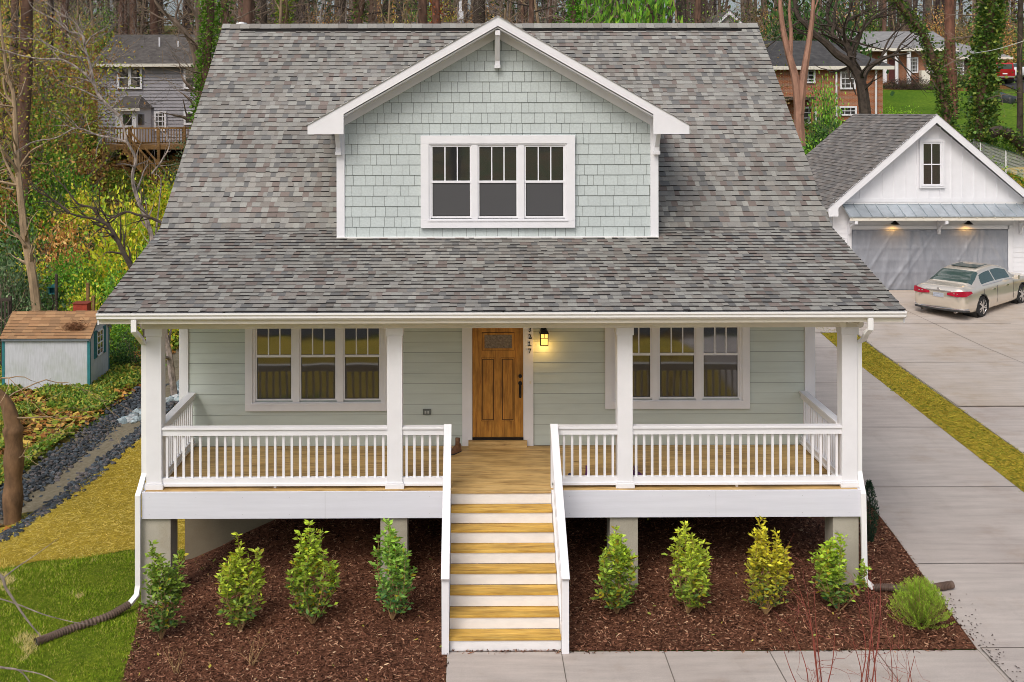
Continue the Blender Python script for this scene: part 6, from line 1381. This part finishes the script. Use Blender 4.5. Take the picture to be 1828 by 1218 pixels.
# trees
def deciduous(sd_, hgt):
    rng = random.Random(sd_); m1, m2 = MB(), MB(); q = [Vector((0,0,-.4))]; d = Vector((0,0,1)); n = 12
    for i in range(n): d = (d+rvec(rng)*.07+Vector((0,0,.12))).normalized(); q.append(q[-1]+d*hgt*.75/n)
    r0 = hgt*.013; rad = [r0*(1-.8*i/n) for i in range(n+1)]; m1.tube(q, rad, 8, cap=False)
    for k in range(15):
        i = rng.randint(2, n); a = rng.uniform(0, 6.28); grow(m2, q[i], (math.cos(a), math.sin(a), rng.uniform(.2,1.1)), hgt*rng.uniform(.16,.3), rad[i]*.55, 2, rng, .2, .08, 4, (3, 4), .7, None, .6, .008)
    return m1, m2
def pine(sd_, hgt):
    rng = random.Random(sd_); m1, m2 = MB(), MB(); lean = Vector((rng.gauss(0,.025), rng.gauss(0,.025), 1)); q = [lean*(hgt*i/10)+Vector((rng.gauss(0,.05), rng.gauss(0,.05), -.4)) for i in range(11)]; m1.tube(q, [.31*(1-.075*i) for i in range(11)], 9, cap=False)
    P = []; D = []
    for k in range(34):
        f = rng.uniform(.42, 1.0); p = lean*hgt*f; a = rng.uniform(0, 6.28); ln = (1.1-f)*hgt*.33+.8; dr = Vector((math.cos(a), math.sin(a), .25)); e = p+dr*ln; m2.tube([p, p.lerp(e,.5)+Vector((0,0,-.15)), e], [.07,.04,.015], 4, cap=False)
        for j in range(44): u = rng.uniform(.35, 1.1); P.append(p.lerp(e, u)+rvec(rng)*.38); D.append(dr*.6+rvec(rng)*.6+Vector((0,0,.4)))
    for k in range(10):
        f = rng.uniform(.05, .45); p = lean*hgt*f; a = rng.uniform(0, 6.28); grow(m2, p, (math.cos(a), math.sin(a), rng.uniform(-.2,.3)), rng.uniform(.8, 2.2), .035, 1, rng, .2, 0, 4)
    P = np.array(P); D = np.array(D); n = len(P); return m1, m2, leafquads(P, D, rs.uniform(.35,.6,n), .13), pick([(.03,.07,.02),(.05,.10,.03),(.08,.13,.03)], n)
DEC = []; PIN = []
ZN = [(150,'left of the grey house'),(400,'behind the grey house'),(640,'above the left third of the main ridge'),(880,'left of the dormer peak'),(1130,'right of the dormer peak'),(1370,'above the right end of the main ridge'),(1580,'behind the brick house'),(1740,'behind the ranch house'),(9999,'in the upper right corner')]
def zone(px): return next(n for l, n in ZN if px < l)
def tree_text(d, px, Y, k):
    far = 'near' if Y < 75 else ('mid distance' if Y < 100 else 'far off')
    if d: nm, lb = 'bare_tree', ['grey barked', 'mottled pale', 'tan stemmed'][k]+' leafless tree '+far+' '+zone(px)
    else: nm, lb = 'pine_tree', ['brown', 'blackish', 'tall brown'][k]+' pine trunk '+far+' '+zone(px)
    return lb, ('leafless trees ' if d else 'pine trunks ')+far+' '+zone(px), nm
def new_tree(kind, k, loc, rz, sc, label, group, name):
    t = thing(name, label, 'tree', loc, rz, group); t.scale = (sc,)*3; store = DEC if kind == 'd' else PIN
    if len(store) <= k:
        if kind == 'd':
            m1, m2 = deciduous(100+k, 9+2.2*k); a = m1.build('trunk', [BARK, BARKM, BARKT][k % 3], t, True, True); b = m2.build('branch', [BARK, BARKM, BARKT][k % 3], t, False, True); store.append([a.data, b.data])
        else:
            m1, m2, V, cc = pine(200+k, 19+2*k); a = m1.build('trunk', [BARKP, BARKD, BARKP][k % 3], t, True, True); b = m2.build('branch', BARKD, t, False, True); c_ = arrmesh('needles', V, None, cc, LEAF, t); store.append([a.data, b.data, c_.data])
    else:
        for nm, me in zip(('trunk', 'branch', 'needles'), store[k]): o = bpy.data.objects.new(nm, me); COL.objects.link(o); o.parent = t
    return t
rng = random.Random(77); cnt = [0, 0]
def free(px, Y):
    if Y < 78 and 150 < px < 420: return False
    if 1360 < px < 1600 and Y < 90: return False
    if 1470 < px < 1840 and Y < 110 and rng.random() < (.93 if Y > 90 else .8): return False
    if 630 < px < 870 and 102 < Y < 114: return False
    return True
for i in range(3):
    for kd, px, Y in (('d', (60,-60,130)[i], (60,52,80)[i]), ('p', (215,90,20)[i], (92,74,66)[i])):
        lb, gr, nm = tree_text(kd == 'd', px, Y, i); new_tree(kd, i, (WX(px, Y), Y, H(WX(px, Y), Y)), i, 1, lb, gr, nm)
n = 0
while n < 125:
    Y = rng.uniform(46, 128); px = rng.uniform(-120, 1960) if Y > 80 else (rng.uniform(-150, 390) if rng.random() < .62 else rng.uniform(390, 1370))
    if px > 390 and Y < 62: continue
    if not free(px, Y): continue
    if px < 160 and Y < 78 and rng.random() < .6: continue
    if px > 1470 and Y < 108 and rng.random() < .7: continue
    x = WX(px, Y); d = rng.random() < (.75 if px < 420 else .7); k = rng.randint(0, 2)
    lb, gr, nm = tree_text(d, px, Y, k); new_tree('d' if d else 'p', k, (x, Y, H(x, Y)), rng.uniform(0, 6.28), rng.uniform(.8, 1.3), lb, gr, nm); n += 1
for k in range(22):
    Y = rng.uniform(38, 80); px = rng.choice((rng.uniform(-900, -160), rng.uniform(1990, 2700))); x = WX(px, Y); d = k % 3; sd_ = 'left' if px < 0 else 'right'
    new_tree('d' if d else 'p', k % 3, (x, Y, H(x, Y)), rng.uniform(0, 6.28), rng.uniform(.8, 1.2), ('leafless tree' if d else 'pine')+' beyond the '+sd_+' edge of the view', 'trees beyond the '+sd_+' edge of the view', 'bare_tree' if d else 'pine_tree')
# bushes and trees across the street behind the viewer (seen only in the window glass)
for i in range(14):
    x = rng.uniform(-22, 24); key = ('so', 'sy', 'so', 'sol')[i % 4]; o = place_bush(key, HX, None, rng.uniform(-24, -10), .9, 'autumn coloured thicket across the street, mirrored in the windows', zs=.6); o['group'] = 'thickets across the street'; o['category'] = 'thicket'; o.location.x = x
for k in range(16):
    x = rng.uniform(-40, 45); Y = rng.uniform(-45, -14); d = k % 2; new_tree('d' if d else 'p', k % 3, (x, Y, H(x, Y)), rng.uniform(0, 6.28), rng.uniform(.8, 1.1), 'tree across the street reflected in the front windows', 'trees across the street', 'bare_tree' if d else 'pine_tree')
# far wood: one uncountable mass on the crest
m_ = MB(); rng = random.Random(5)
for k in range(420):
    Y = rng.uniform(120, 160); px = rng.uniform(-200, 2050); x = WX(px, Y); z = H(x, Y); r_ = rng.uniform(.12, .42); c = rng.choice([(.11,.075,.06),(.16,.12,.09),(.07,.05,.045)]); ln = rng.uniform(11, 17); tp = Vector((x+rng.gauss(0,.8), Y, z+ln)); m_.tube([(x,Y,z-1), tp], [r_, r_*.6], 5, c, cap=False)
    for j in range(9):
        u = rng.uniform(.1, 1); p = Vector((x,Y,z)).lerp(tp, u); a = rng.uniform(-1, 1); e = p+Vector((a*rng.uniform(1,4), rng.gauss(0,1), rng.uniform(.2,2.5))); m_.tube([p, p.lerp(e,.5)+Vector((0,0,-.2)), e], [r_*.3,r_*.18,.02], 3, c, cap=False)
tag(m_.build('far_woods', attrmat('far_bark', .95, 3, .4)), 'bare far-off woods along the hill crest', 'woods', kind='stuff')
N_ = 52000; Yv = rs.uniform(112, 158, N_); pxv = rs.uniform(-200, 2050, N_); xv = (pxv-HX)*Yv/FPX; cl_ = np.array([noise.noise((a*.045, b*.06, 7.1)) for a, b in zip(xv, Yv)]); kk = rs.uniform(-.35, .55, N_) < cl_; xv, Yv, cl_ = xv[kk], Yv[kk], cl_[kk]; n = len(xv)
zv = np.array([H(a, b) for a, b in zip(xv, Yv)])+np.abs(rs.normal(size=n))*3.2; P = np.stack([xv, Yv, zv], 1)
tag(arrmesh('far_undergrowth', leafquads(P, rs.normal(size=(n, 3))+np.array([0,0,.3]), rs.uniform(.4,.9,n), rs.uniform(.25,.5,n)), None, pick([(.05,.09,.02),(.10,.12,.03),(.20,.12,.05),(.13,.075,.035),(.03,.05,.015)], n, .3), LEAF), 'mixed green and russet undergrowth in the far woods', 'undergrowth', kind='stuff')
lz = [(-9,46),(-12,44),(-34,62),(-45,112),(60,112),(30,92),(10,80),(-8,76)]
tag(flats('leaf_litter', lz, 22000, .34, .2, [(.24,.11,.03),(.36,.19,.06),(.16,.08,.03),(.40,.26,.08)], .6, lift=.04), 'russet leaf litter under the trees of the upper hill', 'leaves', kind='stuff')
# withered leaves hanging in the mid-height scrub on the left
cs = [W(rs.uniform(-20,190), rs.uniform(60,330), rs.uniform(44,66)) for _ in range(150)]; P = np.vstack([np.array(c)+rs.normal(size=(70,3))*np.array([.8,.8,.5]) for c in cs]); P = P[np.array([p[2] > H(p[0], p[1]) for p in P])]; n = len(P)
tag(arrmesh('hanging_leaves', leafquads(P, rs.normal(size=(n,3))+np.array([0,0,-.5]), rs.uniform(.1,.2,n), rs.uniform(.06,.12,n)), None, pick([(.42,.24,.06),(.50,.42,.07),(.30,.15,.05),(.28,.36,.04),(.40,.45,.05)], n, .3), LEAF), 'sparse withered leaves clinging to scrub in the left woods', 'leaves', kind='stuff')
# overhead cable
tag(MB().tube(curve([W(1740,97,58), W(1780,90,56), W(1830,75,54), W(1900,50,52)], 8), .018, 5).build('cable', GUTTER, None, loc=W(1740,97,58)), 'thin pale overhead cable crossing the trees at the upper right', 'cable')

# same-looking neighbours: tell them apart by their order from the left
ORD = ['leftmost', 'second', 'third', 'fourth', 'fifth', 'sixth', 'seventh', 'eighth', 'ninth', 'tenth', 'eleventh', 'twelfth']
by = {}
for o in bpy.data.objects:
    if o.parent is None and 'label' in o and 'category' in o: by.setdefault(o['label'], []).append(o)
for lb, os_ in by.items():
    if len(os_) < 2 or 'across the street' in lb or 'edge of the view' in lb or len(os_) > 12: continue
    os_.sort(key=lambda q: q.location.x/max(q.location.y, 1))
    for i, o in enumerate(os_):
        t_ = (ORD[i] if i == 0 else ORD[i]+' from left,')+' '+lb
        if len(t_.split()) > 16: t_ = ORD[i]+' '+lb
        o['label'] = ' '.join(t_.split()[:16]) if len(t_.split()) <= 16 else lb
        if 'group' not in o: o['group'] = lb
